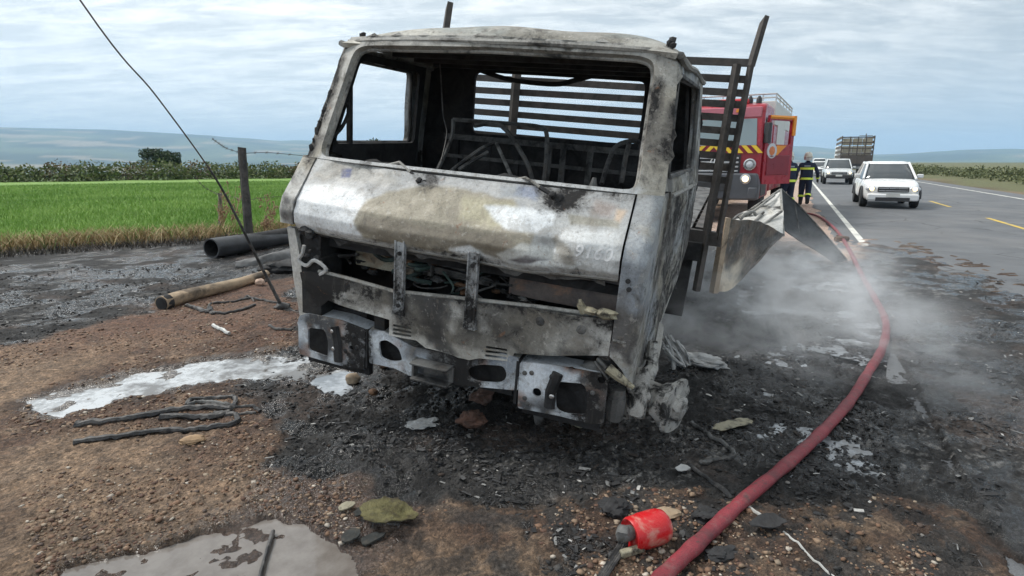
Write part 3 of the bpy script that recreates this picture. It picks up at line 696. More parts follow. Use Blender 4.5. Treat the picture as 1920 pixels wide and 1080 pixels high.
# steam over the soaked embers
def steam():
    m = bpy.data.materials.new('steam_vapour'); m.use_nodes = True; t = NT.__new__(NT); t.m = m; t.t = m.node_tree; t.t.nodes.remove(t.t.nodes['Principled BSDF']); t.out = t.t.nodes['Material Output']
    c = t.n('ShaderNodeTexCoord'); mp_ = t.n('ShaderNodeMapping'); mp_.inputs['Scale'].default_value = (.9, .9, 1.5); t.l(c.outputs['Object'], mp_.inputs[0])
    a = t.noise(mp_.outputs[0], 1.9, 6, .62, 1.1)
    sp_ = t.n('ShaderNodeSeparateXYZ'); t.l(c.outputs['Generated'], sp_.inputs[0])
    hgt = t.ramp(sp_.outputs[2], .0, .95, 1, 0); ex = t.math('MINIMUM', t.math('MULTIPLY', t.ramp(sp_.outputs[0], 0, .18), t.ramp(sp_.outputs[0], 1, .75)), t.math('MULTIPLY', t.ramp(sp_.outputs[1], 0, .3), t.ramp(sp_.outputs[1], 1, .8)))
    d = t.math('MULTIPLY', t.math('MULTIPLY', t.ramp(a, .44, .68), t.math('POWER', hgt, 1.8)), t.math('MULTIPLY', ex, STEAM_DENSITY))
    pv = t.n('ShaderNodeVolumePrincipled'); pv.inputs['Color'].default_value = (.92, .95, .98, 1); t.l(d, pv.inputs['Density']); t.l(pv.outputs[0], t.out.inputs['Volume'])
    return m
STEAM_DENSITY = 3.2
mb = MB(); mb.box((0, 0, .42), (3.6, 5.8, .94))
st = tag(obj('steam', mb, steam(), smooth=0), kind='stuff'); st.location = (2.85, 6.45, .02); st.rotation_euler = (0, 0, -radians(24))

# ---------------------------------------------------------------- the burnt-out truck
def trot(yaw, pitch, roll):
    Rz = Matrix.Rotation(-yaw, 3, 'Z'); Rx = Matrix.Rotation(pitch, 3, 'X'); Ry = Matrix.Rotation(roll, 3, 'Y'); return Rz @ Rx @ Ry
TR = trot(radians(20.64), radians(1.61), radians(5.34)); TT = Vector((-.3846, 3.3586, .168))
truck = empty('burnt_truck', TT); truck.rotation_euler = TR.to_euler()
tag(truck, 'burnt-out grey and white flatbed truck slumped on the charred roadside', 'truck')
TRn = np.array(TR); TTn = np.array(TT)
def TL(u, v, ax, val):                               # place on a plane of the truck, from its place in the photograph
    o = TRn.T @ (CC - TTn); d = TRn.T @ ray(u, v); return o + d * ((val - o[ax]) / d[ax])

HZs = [.96, 1.0, 1.06, 1.13, 1.235, 1.36]; HYs = [-.185, -.215, -.22, -.195, -.105, -.005]
def hood_y(x, z):
    y = np.interp(z, HZs, HYs) - .045 * (1 - np.minimum(1, np.abs(x)) ** 2)
    g = lambda cx, cz, sx_, sz, a: a * np.exp(-((x - cx) / sx_) ** 2 - ((z - cz) / sz) ** 2)
    y = y + g(.62, 1.09, .07, .07, .035) + g(.52, 1.0, .1, .05, -.03) + g(.3, 1.0, .16, .05, .022) + g(.1, 1.12, .2, .06, .012) - g(-.3, 1.04, .25, .05, .01) + g(.78, 1.12, .12, .05, -.012)
    ln = np.abs((x - .56) * .75 - (1.1 - z) * .66); y = y + .02 * np.exp(-(ln / .025) ** 2) * np.exp(-((x - .62) / .14) ** 2)
    return y + (fbm(np.asarray(x) * 5 + 9, np.asarray(z) * 7, oct=3, seed=201) - .5) * .026
def blobs(V, base, spots, warp=.05, seed=300, k=5):
    """stains: spots = (polygon in x,z ; colour ; softness ; strength)"""
    x, z = V[:, 0], V[:, 2]
    wx = (fbm(x * k + 3, z * k, V[:, 1] * k, 4, seed, .6) - .5) * 2 * warp; wz = (fbm(x * k + 40, z * k, V[:, 1] * k, 4, seed + 7, .6) - .5) * 2 * warp
    c = np.tile(np.array(base, float), (len(V), 1))
    for poly, col, soft, st_ in spots:
        m = sstep(-soft, soft, poly_sd(x + wx, z + wz, poly)) * st_; c = lerp(c, np.array(col), m)
    return c
def hp(*uv): return [tuple(TL(u, v, 1, -.16)[[0, 2]]) for u, v in uv]
WHITE, PALE, BEIGE, BROWN, SOOT, BLUE = (.72, .74, .755), (.5, .505, .5), (.3, .27, .205), (.185, .16, .125), (.04, .038, .037), (.16, .21, .34)
HOOD_SPOTS = [
    (hp((590, 300), (700, 308), (880, 330), (1190, 368), (1175, 425), (1000, 400), (760, 368), (560, 345)), (.4, .405, .405), .02, .9),
    (hp((590, 305), (640, 312), (720, 330), (740, 352), (600, 340), (570, 335)), (.3, .29, .26), .02, .6),
    (hp((556, 345), (680, 362), (700, 420), (720, 450), (545, 425)), WHITE, .02, 1),
    (hp((690, 375), (720, 360), (800, 350), (870, 362), (960, 380), (1010, 440), (1000, 465), (960, 478), (930, 470), (870, 470), (760, 450), (700, 440), (682, 410)), BEIGE, .012, .95),
    (hp((700, 402), (860, 425), (960, 440), (1000, 470), (955, 480), (860, 462), (740, 445), (688, 425)), BROWN, .012, .8),
    (hp((862, 372), (960, 385), (990, 415), (950, 428), (870, 410)), (.42, .39, .27), .02, .8),
    (hp((905, 386), (1040, 402), (1040, 425), (1010, 440), (960, 430), (930, 408)), (.72, .75, .77), .012, .95),
    (hp((1060, 405), (1160, 418), (1158, 430), (1070, 428)), (.25, .23, .17), .01, .7),
    (hp((1062, 432), (1160, 440), (1150, 505), (1075, 492), (1040, 470)), (.64, .655, .655), .012, .9),
    (hp((955, 478), (985, 470), (1030, 472), (1050, 490), (1000, 486)), (.07, .06, .065), .006, .95),
    (hp((860, 458), (900, 455), (925, 475), (870, 470)), WHITE, .01, .9),
    (hp((945, 470), (990, 455), (1030, 460), (1055, 485), (1040, 492), (1000, 472), (960, 482)), (.56, .57, .55), .008, .8),
    (hp((960, 350), (1003, 355), (1000, 382), (958, 372)), BLUE, .014, .6),
    (hp((925, 352), (965, 352), (975, 378), (940, 372)), (.27, .3, .33), .01, .5),
    (hp((622, 322), (640, 318), (642, 336), (626, 338)), (.06, .08, .2), .008, .9),
    (hp((1015, 360), (1060, 370), (1060, 395), (1020, 385)), (.06, .055, .055), .02, .8),
    (hp((785, 335), (810, 340), (808, 356), (785, 350)), (.08, .075, .075), .012, .7),
    (hp((1150, 395), (1168, 398), (1160, 420), (1148, 415)), (.6, .44, .3), .01, .7),
    (hp((1110, 380), (1150, 390), (1140, 412), (1110, 405)), (.32, .22, .17), .02, .5),
    (hp((1080, 470), (1085, 500), (1060, 490), (1040, 450), (1050, 440)), (.24, .22, .18), .008, .7),
    (hp((540, 418), (700, 442), (880, 470), (1160, 508), (1160, 520), (880, 482), (540, 432)), (.5, .51, .5), .008, .6)]
def with_soot(c, a): return np.concatenate([c, np.clip(np.broadcast_to(a, (len(c),)), 0, 1)[:, None]], 1)
def hood_col(V):
    x, z = V[:, 0], V[:, 2]; c = blobs(V, (.46, .47, .47), HOOD_SPOTS, .03)
    g = lambda cx, cz, sx_, sz: np.exp(-((x - cx) / sx_) ** 2 - ((z - cz) / sz) ** 2)
    p, q = TL(1045, 378, 1, -.1), TL(797, 346, 1, -.1)
    return with_soot(c, .06 + .5 * g(p[0], p[2], .13, .07) + .4 * g(q[0], q[2], .07, .06) + .28 * sstep(1.02, .965, z) + .2 * sstep(1.28, 1.35, z) + .18 * sstep(.3, .7, x) * sstep(1.2, 1.28, z))
def side_col(V):
    x, y, z = V.T; n = fbm(x * 3 + 5, z * 3 + y * 3, oct=5, seed=310, gain=.6); n2 = fbm(y * 5 + 2, z * 4, x * 5, oct=5, seed=311, gain=.62)
    c = lerp(np.array([.42, .42, .4]), np.array([.33, .305, .25]), sstep(.42, .6, n))
    c = lerp(c, np.array([.5, .52, .53]), sstep(.56, .68, n2) * .8)
    c = lerp(c, np.array([.07, .065, .065]), sstep(.5, .6, fbm(y * 4, z * 3 + 8, x * 3, oct=5, seed=312, gain=.68)) * .85)
    c = lerp(c, np.array([.34, .38, .43]), sstep(.52, .62, fbm(y * 3 + 7, z * 3, x * 2, oct=4, seed=313)) * .6)
    return with_soot(c, .3 + .22 * sstep(.0, .5, y) * sstep(1.5, 1.2, z) + .12 * sstep(.8, .5, z) - .12 * sstep(.0, -.15, y))
def frame_col(V):                                     # windscreen surround and pillars: pale with soot tongues beside the opening
    x, y, z = V.T; c = side_col(V)[:, :3]; c = lerp(c, np.array([.36, .335, .28]), np.full(len(V), .6))
    t = sstep(1.45, 1.7, z) * sstep(2.06, 1.85, z) * sstep(.9, 1.0, x) * sstep(.34, .46, fbm(x * 9, z * 3.2, oct=5, seed=320))
    c = lerp(c, np.array([.045, .04, .048]), t * .95)
    c = lerp(c, np.array([.07, .065, .06]), sstep(-.97, -1.03, x) * sstep(.4, .55, fbm(x * 9, z * 7, oct=5, seed=321)) * .9)
    c = lerp(c, np.array([.3, .3, .29]), sstep(2.0, 2.06, z) * .7)
    c = lerp(c, np.array([.55, .56, .56]), sstep(1.385, 1.365, z) * (np.abs(x) < .97))
    return with_soot(c, .24 + .5 * t + .35 * sstep(-.97, -1.03, x) + .1 * sstep(2.0, 2.06, z))
def roof_col(V):
    x, y, z = V.T; n = fbm(x * 3.5, y * 3.5, z * 3.5, oct=5, seed=330, gain=.62)
    c = lerp(np.array([.4, .39, .355]), np.array([.22, .21, .18]), sstep(.42, .6, n)); c = lerp(c, np.array([.46, .45, .4]), sstep(.56, .68, fbm(x * 2.2 + 4, y * 3, oct=4, seed=331)) * .7)
    return with_soot(lerp(c, np.array([.15, .19, .19]), sstep(.52, .62, fbm(x * 6, y * 9, oct=4, seed=332)) * .5 * sstep(2.12, 2.17, z)), .26)
def lower_col(V):
    x, y, z = V.T; n = fbm(x * 4, z * 4, oct=5, seed=340, gain=.6)
    c = lerp(np.array([.3, .295, .275]), np.array([.17, .16, .14]), sstep(.42, .58, n)); c = lerp(c, np.array([.6, .6, .58]), sstep(.54, .66, fbm(x * 3, z * 6 + 4, oct=5, seed=341)) * .8)
    for cx_, w in ((-.23, .05), (.2, .05), (.02, .03), (.36, .05)):
        c = lerp(c, np.array([.045, .042, .04]), np.exp(-((x - cx_ + .02 * np.sin(z * 30)) / w) ** 2) * .8 * sstep(.48, .56, z))
    c = lerp(c, np.array([.58, .57, .53]), sstep(.47, .43, z) * .7)
    c = lerp(c, np.array([.028, .028, .03]), sstep(.52, .6, fbm(x * 5 + 3, z * 8, oct=5, seed=343, gain=.64)) * .85)
    c = lerp(c, np.array([.03, .03, .032]), sstep(-.62, -.8, x) * .8)
    return with_soot(c, .36 + .5 * sstep(-.55, -.75, x) + .2 * sstep(.68, .74, z) - .2 * sstep(.47, .43, z))

# front panel under the windscreen
P = [[(x, hood_y(x, z - .0), z - .012 * (1 - x * x) - .012 * math.exp(-((x - .45) / .25) ** 2) * (z < 1.03)) for x in np.linspace(-.972, .968, 190)] for z in np.linspace(.968, 1.362, 62)]
mb = MB(); mb.grid(np.array(P, float)); front = obj('front_panel', mb, M['cab'], truck, smooth=50, solid=.012, colfn=hood_col, off=0)
# rolled lip of the panel
mb = MB(); mb.tube([(x, float(hood_y(x, .968)) + .004, .962 - .012 * (1 - x * x) - .012 * math.exp(-((x - .45) / .25) ** 2)) for x in np.linspace(-.972, .965, 60)], .011, 6)
obj('lip', mb, M['ash_steel'], front)
# number on the panel
cu = bpy.data.curves.new('number', 'FONT'); cu.body = '9160'; cu.size = .085; cu.shear = .15; cu.space_character = 1.12; cu.offset = .0016
to = bpy.data.objects.new('number_tmp', cu); COL.objects.link(to); bpy.context.view_layer.update()
dg = bpy.context.evaluated_depsgraph_get(); tm = bpy.data.meshes.new_from_object(to.evaluated_get(dg)); COL.objects.unlink(to); bpy.data.objects.remove(to)
a, b = TL(1080, 472, 1, -.2), TL(1150, 484, 1, -.2); wd = max(v.co.x for v in tm.vertices)
tv = [(a[0] + v.co.x / wd * (b[0] - a[0]), 0, a[2] + .0 + v.co.y * 1.0 + v.co.x / wd * (b[2] - a[2])) for v in tm.vertices]
for v, q in zip(tm.vertices, tv): v.co = (q[0], float(hood_y(q[0], q[2])) - .011, q[2] - .012)
M['number'] = plain('faded_white_number', (.74, .74, .74), .6, 0, .1, 30, 0, dirt=(.45, .45, .44), dirt_amt=.6)
link('number', tm, M['number'], front)

def side_x(y, z): return 1.09 + .05 * y - .075 * max(0, (z - 1.35) / .7) - .02 * max(0, (.8 - z))
# corner columns (front corner down to the wheel arch); the near one is whole, the far one has lost its lower skin
def corner(s, lo):
    rows = []
    for sfrac in np.linspace(0, 1, 46):
      r = []
      for t in np.linspace(0, 1, 16):
        zl = float(np.interp(t, [0, .3, .65, .85, 1], [.565, .50, .36, .33, .40])) if lo < .5 else lo
        z = zl + (1.37 - zl) * sfrac
        fy = float(np.interp(z, [.2, .45, .7] + HZs[1:], [-.2, -.215, -.22] + HYs[1:])); yb = .30
        x0, x1 = .978, side_x(yb, z)
        if 1:
            if t < .25: q = (x0 + (x1 - .06 - x0) * t / .25, fy + .012 * t)
            elif t < .65:
                aa = (t - .25) / .4 * pi / 2; q = (x1 - .06 + .06 * sin(aa), fy + .003 + .075 * (1 - cos(aa)))
            else: q = (x1 + (0), fy + .078 + (yb - fy - .078) * (t - .65) / .35)
            r.append((s * q[0], q[1], z))
      rows.append(r)
    mb = MB(); mb.grid(np.array(rows)); return obj('corner_panel', mb, M['cab'], truck, smooth=60, solid=.015, colfn=side_col, off=-1 if s > 0 else 1)
corner(1, .2); corner(-1, .985)
# bare white edge strip of the far corner
mb = MB(); mb.grid([[TL(u, v, 1, -.2) for u, v in ((538, 425), (552, 428))], [TL(u, v, 1, -.2) for u, v in ((544, 470), (560, 468))], [TL(u, v, 1, -.2) for u, v in ((550, 520), (567, 518))], [TL(u, v, 1, -.2) for u, v in ((562, 592), (576, 590))]])
obj('edge_strip', mb, M['alloy'], truck, solid=.03)
mb = MB(); mb.tube([(.985, -.222, .655), (1.03, -.222, .652), (1.06, -.2, .655), (1.083, -.13, .652), (1.088, 0.0, .642), (1.095, .2, .63), (1.10, .30, .622)], .007, 6); obj('pressed_crease', mb, M['ash_steel'], truck)
for x_, z_ in ((1.03, .93), (1.02, .97)): mb = MB(); mb.lathe([(.013, 0), (.013, .006), (0, .006)], (x_, -.225, z_), (0, -1, 0), 10); obj('bolt', mb, M['soot'], truck)
# doors with window openings, rear pillars
for s in (1, -1):
    def f(y, z, s=s): return (s * (side_x(y, z) + .008 * math.sin(y * 9 + z * 4) + .03 * (float(vn(y * 4 + 9, z * 4 + 9, seed=18)) - .5)), y, z)
    wtop, wbot = 1.985, 1.45
    hole = rpoly([(.235, wbot), (.45, wtop), (1.30, wtop + .005), (1.345, wbot)], .05)
    arch = [(1.425, .70), (1.2, .60), (.95, .5), (.72, .42), (.5, .3), (.312, .42)]
    out = [(.312, 1.42), (.215, 1.44), (.16, 1.40), (.312, 1.36)]
    out = [(.312, .43), (.312, 1.37), (.13, 1.385), (.40, 2.05), (1.40, 2.06), (1.425, 1.3)] + arch[:-1]
    d = obj('door', plate(out, [hole], .05, f), M['cab'], truck, smooth=60, solid=.04, colfn=side_col, off=-1 if s > 0 else 1)
    def fi(y, z, s=s): return (s * (side_x(y, z) - .055), y, z)
    obj('inner_panel', plate([(.33, .5), (.33, 1.37), (.20, 1.40), (.42, 2.03), (1.40, 2.04), (1.42, .75)], [hole], .1, fi), M['soot'], d, solid=.02, off=0)
    # crease and window rim of the door
    mb = MB(); mb.tube([(s * (side_x(y, 1.34) + .012), y, 1.345) for y in np.linspace(.33, 1.41, 8)], .014, 6); obj('belt_moulding', mb, M['ash_steel'], d)
    mb = MB(); hh = [f(*q) for q in hole]; mb.tube(hh + [hh[0]], .014, 6, False); obj('window_rim', mb, M['soot_grey'], d)
    def fb(y, z, s=s): return (s * (side_x(y, z) + .004), y, z)
    obj('rear_pillar', plate([(1.435, .72), (1.66, .86), (1.66, 2.07), (1.41, 2.065), (1.435, 1.3)], [], .06, fb), M['cab'], truck, smooth=60, solid=.05, colfn=side_col, off=-1 if s > 0 else 1)
    mb = MB(); mb.box((s * (side_x(.42, 1.7) - .03), .415, 1.715), (.03, .03, .53)); obj('quarter_window_bar', mb, M['soot'], d)
mb = MB(); mb.tube(spline([TL(u, v, 0, -.98) for u, v in ((632, 190), (650, 195), (653, 212), (640, 240), (622, 256), (613, 252))], 5), .012, 6); obj('grab_handle', mb, M['soot'], truck)
mb = MB(); mb.tube(spline([TL(u, v, 1, .35) for u, v in ((1222, 225), (1212, 245), (1204, 275), (1202, 300), (1208, 312))], 5), .012, 6); obj('grab_handle', mb, M['soot_grey'], truck)

# windscreen surround
def ws(x, z): return (x, .012 + .485 * (z - 1.36) + .06 * abs(x) ** 6 + .01 * math.sin(x * 3), z)
outer = [(-1.085, 1.345), (1.085, 1.345), (1.07, 1.6), (1.035, 2.0), (.99, 2.09), (0, 2.115), (-.99, 2.09), (-1.035, 2.0), (-1.07, 1.6)]
hole = rpoly([(-.967, 1.362), (.962, 1.362), (.925, 2.0), (.86, 2.035), (0, 2.05), (-.86, 2.035), (-.93, 2.0)], .07)
obj('windscreen_frame', plate(outer, [hole], .045, ws), M['cab'], truck, smooth=60, solid=.05, colfn=frame_col, off=1)
mb = MB(); hh = [Vector(ws(*q)) + Vector((0, -.008, 0)) for q in hole]; mb.tube(hh + [hh[0]], .011, 6, False); obj('windscreen_rim', mb, M['ash_steel'], truck)
# roof shell, drip rails
def roof_z(x, y):
    ex = max(0.0, 1 - abs(x / 1.05) ** 3.4); fy = min(1, max(0, (y - .325) / .28)); ry = min(1, max(0, (1.70 - y) / .2))
    return 2.078 + .135 * ex ** .6 * (1 - (1 - fy) ** 2.2) ** .6 * (1 - (1 - ry) ** 2) ** .5 + .03 * (vn(x * 2.5 + 7, y * 2.5, seed=5) - .5)
xx = np.sin(np.linspace(-pi / 2, pi / 2, 60)) * 1.0; yy = np.concatenate([np.linspace(.325, .6, 14), np.linspace(.65, 1.5, 14), np.linspace(1.53, 1.70, 8)])
mb = MB(); mb.grid([[(x * (1.045 + .035 * (y - .3)) * (1 - .03 * max(0, .5 - y)), y, float(roof_z(np.float64(x * 1.045), np.float64(y)))) for x in xx] for y in yy])
roof = obj('roof', mb, M['cab'], truck, smooth=70, solid=.03, colfn=roof_col)
for s in (1, -1):
    mb = MB(); mb.tube([(s * (1.05 + .035 * (y - .3)), y, 2.062 + .01 * sin(y * 7)) for y in np.linspace(.34, 1.70, 10)], [.024] * 10, 7, ry=.8); obj('drip_rail', mb, M['ash_steel'], roof)
mb = MB(); mb.tube([(x, .315 + .055 * abs(x) ** 6, 2.083 + .02 * (1 - x * x)) for x in np.linspace(-1.02, 1.02, 24)], .016, 6); obj('visor_rail', mb, M['ash_steel'], roof)
def flake_bits(name, pts, size, mat, parent):
    mb = MB()
    for p in pts: mb.blob(p, size * random.uniform(.6, 1.4), random.randint(0, 999), .8, 1, (1, .5, random.uniform(.8, 1.8)))
    return tag(obj(name, mb, mat, parent), kind='stuff')
flake_bits('charred_trim', [(-.93, .4, 2.13), (-1.0, .37, 2.07), (-.95, .42, 2.12)], .022, M['soot'], roof)
flake_bits('charred_trim', [(.98, .4, 2.13), (.99, .42, 2.15), (1.0, .38, 2.12)], .03, M['soot'], roof)
pts = [(-1.078 + .05 * t + random.uniform(-.008, .008), -.005 + .485 * .66 * t + .07, 1.42 + .64 * t) for t in np.linspace(0, .85, 26) if random.random() < .85]
flake_bits('peeled_trim', pts, .016, M['soot'], truck)

# inside: rear wall with window, floor, ceiling frame, burnt seats and controls
def rw(x, z): return (x, 1.665 + .008 * sin(x * 14), z)
hole = rpoly([(-.70, 1.56), (.70, 1.585), (.70, 2.04), (-.70, 2.05)], .06)
back = obj('rear_wall', plate([(-1.15, .55), (1.15, .55), (1.165, 1.4), (1.10, 2.05), (.9, 2.14), (-.9, 2.14), (-1.10, 2.05), (-1.165, 1.4)], [hole], .09, rw), M['soot'], truck, smooth=60, solid=.03)
for x in (-.85, -.55, -.28, .0, .12, .34, .6, .84):
    mb = MB(); mb.box((x, 1.635, 1.2), (random.choice((.035, .05, .08)), .035, .66)); obj('rib', mb, M['soot_grey'] if x in (.0, .12, .34) else M['soot'], back)
mb = MB(); mb.box((0, 1.63, 1.52), (1.9, .04, .045)); mb.box((0, 1.628, 1.36), (1.9, .03, .03)); obj('cross_rail', mb, M['soot_grey'], back)
mb = MB(); mb.box((0, .75, .88), (2.06, 1.7, .05)); mb.box((0, .95, 1.0), (1.2, .9, .2), top=(.9, .9)); obj('cab_floor', mb, M['soot'], truck)
mb = MB(); mb.grid([[(x, y, 1.25 + .1 * float(vn(x * 5, y * 5, seed=9)) + .05 * float(vn(x * 17, y * 17, seed=10))) for x in np.linspace(-.95, .95, 50)] for y in np.linspace(.03, .48, 14)]); obj('dashboard_remains', mb, M['soot'], truck, solid=.1)
for k in range(4):
    y = .5 + k * .3; mb = MB(); mb.box((0, y, 2.065), (1.9, .05, .03)); obj('roof_bow', mb, M['soot'], roof)
def tubes(name, lines, r, mat, y=None, parent=None, k=5):
    mb = MB()
    for ln in lines: mb.tube(spline([TL(u, v, 1, yy_) for u, v, yy_ in ln], k), r, 6)
    return obj(name, mb, mat, parent or truck)
tubes('seat_frame', [[(850, 224, 1.25), (960, 232, 1.25), (1012, 238, 1.25), (1025, 252, 1.25), (1024, 300, 1.2), (1019, 345, 1.1)], [(850, 224, 1.25), (846, 260, 1.2), (820, 320, 1.1)], [(890, 236, 1.25), (940, 236, 1.2), (985, 300, 1.05), (1000, 345, .95)]], .017, M['soot_grey'])
tubes('seat_frame', [[(1128, 345, 1.0), (1142, 300, 1.15), (1158, 272, 1.25), (1196, 265, 1.3), (1202, 290, 1.3)], [(1180, 268, 1.2), (1172, 300, 1.1), (1165, 345, 1.0)]], .017, M['soot_grey'])
tubes('steering_column', [[(840, 325, .6), (900, 280, .8), (930, 267, .9)], [(930, 267, .9), (945, 300, .7), (962, 338, .5)], [(860, 318, .6), (915, 285, .75)]], .013, M['soot_grey'])
tubes('hanging_wire', [[(823, 95, 1.2), (827, 150, 1.25), (831, 215, 1.25), (838, 250, 1.2), (828, 300, 1.0)]], .006, M['cable'])
tubes('fallen_roof_bar', [[(900, 132, 1.5), (960, 150, 1.5), (1040, 158, 1.5), (1080, 150, 1.5), (1150, 132, 1.45), (1215, 118, 1.4)]], .02, M['soot'])
mb = MB(); p = TL(1112, 350, 1, .3); mb.tube([p + np.array((0, 0, -.06)), p, p + np.array((0, .01, .05))], [.035, .025, .012], 8); mb.blob(p + np.array((.01, 0, -.04)), .04, 4, .6); obj('gear_lever', mb, M['soot_grey'], truck)
# wipers
for a_, b_, c_ in (((797, 347), (749, 304), (714, 312)), ((1047, 374), (985, 333), (955, 338))):
    A_, B_, C_ = TL(*a_, 1, -.07), TL(*b_, 1, -.03), TL(*c_, 1, .05); w = MB()
    w.tube([A_, A_ * .45 + B_ * .55], .013, 6); arm = obj('wiper', w, M['soot'], truck)
    w = MB(); w.tube([A_ * .5 + B_ * .5, B_, C_], [.01, .008, .006], 6); obj('wiper_arm', w, M['ash_steel'], arm)
    w = MB(); w.lathe([(.028, 0), (.028, .03), (.02, .045), (0, .046)], A_ + np.array((0, .03, 0)), (0, -1, .2), 12); w.blob(A_ + np.array((-.03, -.012, .02)), .02, 3, .5); obj('pivot', w, M['soot'], arm)

# engine bay behind the missing grille
mb = MB(); mb.box((0, .34, .75), (1.9, .05, .62)); mb.box((-.98, .1, .72), (.03, .5, .55)); mb.box((.99, .1, .72), (.03, .5, .55)); mb.box((0, .1, .955), (1.9, .5, .03)); obj('firewall', mb, M['soot'], truck)
mb = MB(); mb.grid([[(x, -.1 + .06 * float(vn(x * 6, z * 6, seed=3)) + .25 * max(0, .5 - x), z) for x in np.linspace(.34, .96, 18)] for z in np.linspace(.74, .96, 8)])
hb = obj('headlamp_bucket', mb, burnt('bucket_steel', (.17, .14, .125), (.04, .042, .055), (.42, .2, .1), 2.6, (.5, .68), 1.0, .6), truck, solid=.02)
mb = MB(); mb.grid([[(x, -.0 + .06 * float(vn(x * 6, z * 6, seed=4)), z) for x in np.linspace(-.72, -.3, 14)] for z in np.linspace(.73, .97, 8)]); obj('heat_shield', mb, burnt('shield_sheet', (.5, .45, .34), (.05, .045, .04), (.3, .16, .09), 6, (.52, .64), .5, .7), truck, solid=.015)
mb = MB(); mb.box((-.1, .1, .86), (.34, .12, .2)); mb.box((-.08, .05, .84), (.26, .1, .03), (0, .1, .05)); mb.box((.05, .03, .78), (.4, .05, .04), (0, .06, 0)); mb.box((-.16, -.02, .86), (.025, .03, .2)); obj('radiator_remains', mb, M['soot_grey'], truck)
for k in range(26):
    x = random.uniform(-.75, .4); z = random.uniform(.72, .95); pts = [(x, random.uniform(-.08, .05), z)]
    for j in range(5): pts.append((pts[-1][0] + random.uniform(-.11, .13), random.uniform(-.1, .08), min(.97, max(.7, pts[-1][2] + random.uniform(-.07, .06)))))
    mb = MB(); mb.tube(spline(pts, 4), random.choice((.005, .007, .009, .014)), 6)
    obj('wire_loom', mb, M[random.choice(('cable', 'cable', 'cable_green', 'rust', 'soot_grey'))], truck)
for k in range(34):
    mb = MB(); mb.blob((random.uniform(-.75, .5), random.uniform(-.02, .14), random.uniform(.7, .86)), random.uniform(.015, .04), k, .95, 3, (1.4, .7, .7)); obj('melted_lump', mb, M[random.choice(('soot_grey', 'soot', 'soot', 'hub', 'rust'))], truck)
mb = MB(); p = TL(1115, 585, 1, -.23)
mb.blob(p + np.array((.06, 0, .0)), .045, 5, .5, 2, (1.3, .8, .6)); mb.blob(p + np.array((-.02, -.01, .005)), .03, 6, .5, 2, (1.4, .8, .7)); mb.tube([p + np.array((-.05, 0, -.01)), p + np.array((-.075, -.01, .03)), p + np.array((-.08, -.01, .055))], [.024, .02, .01], 7); obj('molten_lamp', mb, M['yellowed'], truck)
# far-side lamp wreckage
mb = MB(); mb.box((-.86, -.12, .62), (.14, .2, .36)); mb.box((-.88, -.1, .86), (.12, .16, .16)); mb.blob((-.9, -.2, .96), .04, 8, .6); mb.blob((-.86, -.22, .94), .03, 9, .6); obj('lamp_bracket', mb, M['soot'], truck)
mb = MB(); q = [TL(u, v, 1, -.24) for u, v in ((570, 460), (567, 475), (560, 488), (575, 498), (590, 488), (612, 505), (600, 515))]; mb.tube(spline(q, 4), [.012] * 25, 6); obj('bent_bracket', mb, M['ash_white'], truck)
for k in range(10):
    mb = MB(); mb.blob((random.uniform(-.88, -.74), -.22 + random.uniform(-.03, .03), random.uniform(.68, .86)), random.uniform(.012, .03), 50 + k, .8, 1); obj('melted_lump', mb, M[random.choice(('soot', 'ash_steel', 'soot_grey'))], truck)

# lower front panel with louvres, two grille posts
def lp(x, z): return (x, -.205 - .035 * (1 - min(1, abs(x)) ** 2) + .05 * max(0, .53 - z) + .009 * math.sin(x * 11 + z * 20) + .03 * (float(vn(x * 4 + 20, z * 6, seed=17)) - .5) + .02 * math.exp(-((x - .5) / .1) ** 2 - ((z - .6) / .06) ** 2), z)
out = [(-.90, .475), (-.80, .50), (-.72, .575), (-.6, .56), (-.30, .515), (-.27, .46), (-.05, .44), (-.02, .405), (.30, .40), (.33, .455), (.52, .47), (.97, .565), (.97, .76), (.55, .742), (.2, .725), (-.28, .69), (-.62, .71), (-.80, .72), (-.93, .70)]
louv = []
for k in range(3): louv += [rrect(-.265, -.15, .50 - .024 * k - .008, .50 - .024 * k + .006, .005, 1), rrect(.31, .43, .485 - .024 * k - .008, .485 - .024 * k + .006, .005, 1)]
out = [(-.90, .475), (-.80, .50), (-.72, .565), (-.6, .55), (-.29, .525), (-.285, .435), (-.12, .43), (-.06, .395), (.22, .39), (.28, .415), (.45, .42), (.47, .475), (.97, .565), (.97, .76), (.55, .742), (.2, .725), (-.28, .69), (-.62, .71), (-.80, .72), (-.93, .70)]
low = obj('lower_panel', plate(out, louv, .035, lp), M['cab'], truck, smooth=60, solid=.012, colfn=lower_col, off=1)
mb = MB(); mb.tube([(x, lp(x, .7)[1] + .012, z + .004) for x, z in ((-.80, .72), (-.62, .71), (-.28, .69), (.2, .725), (.55, .742), (.96, .76))], .014, 6); obj('top_flange', mb, M['ash_steel'], low)
for x in (.6, .82):
    mb = MB(); mb.lathe([(.028, 0), (.028, .012), (.012, .02), (.008, .02)], (x, lp(x, .68)[1] - .0, .67 + .02 * x), (0, -1, 0), 12); obj('boss', mb, M['soot_grey'], low)
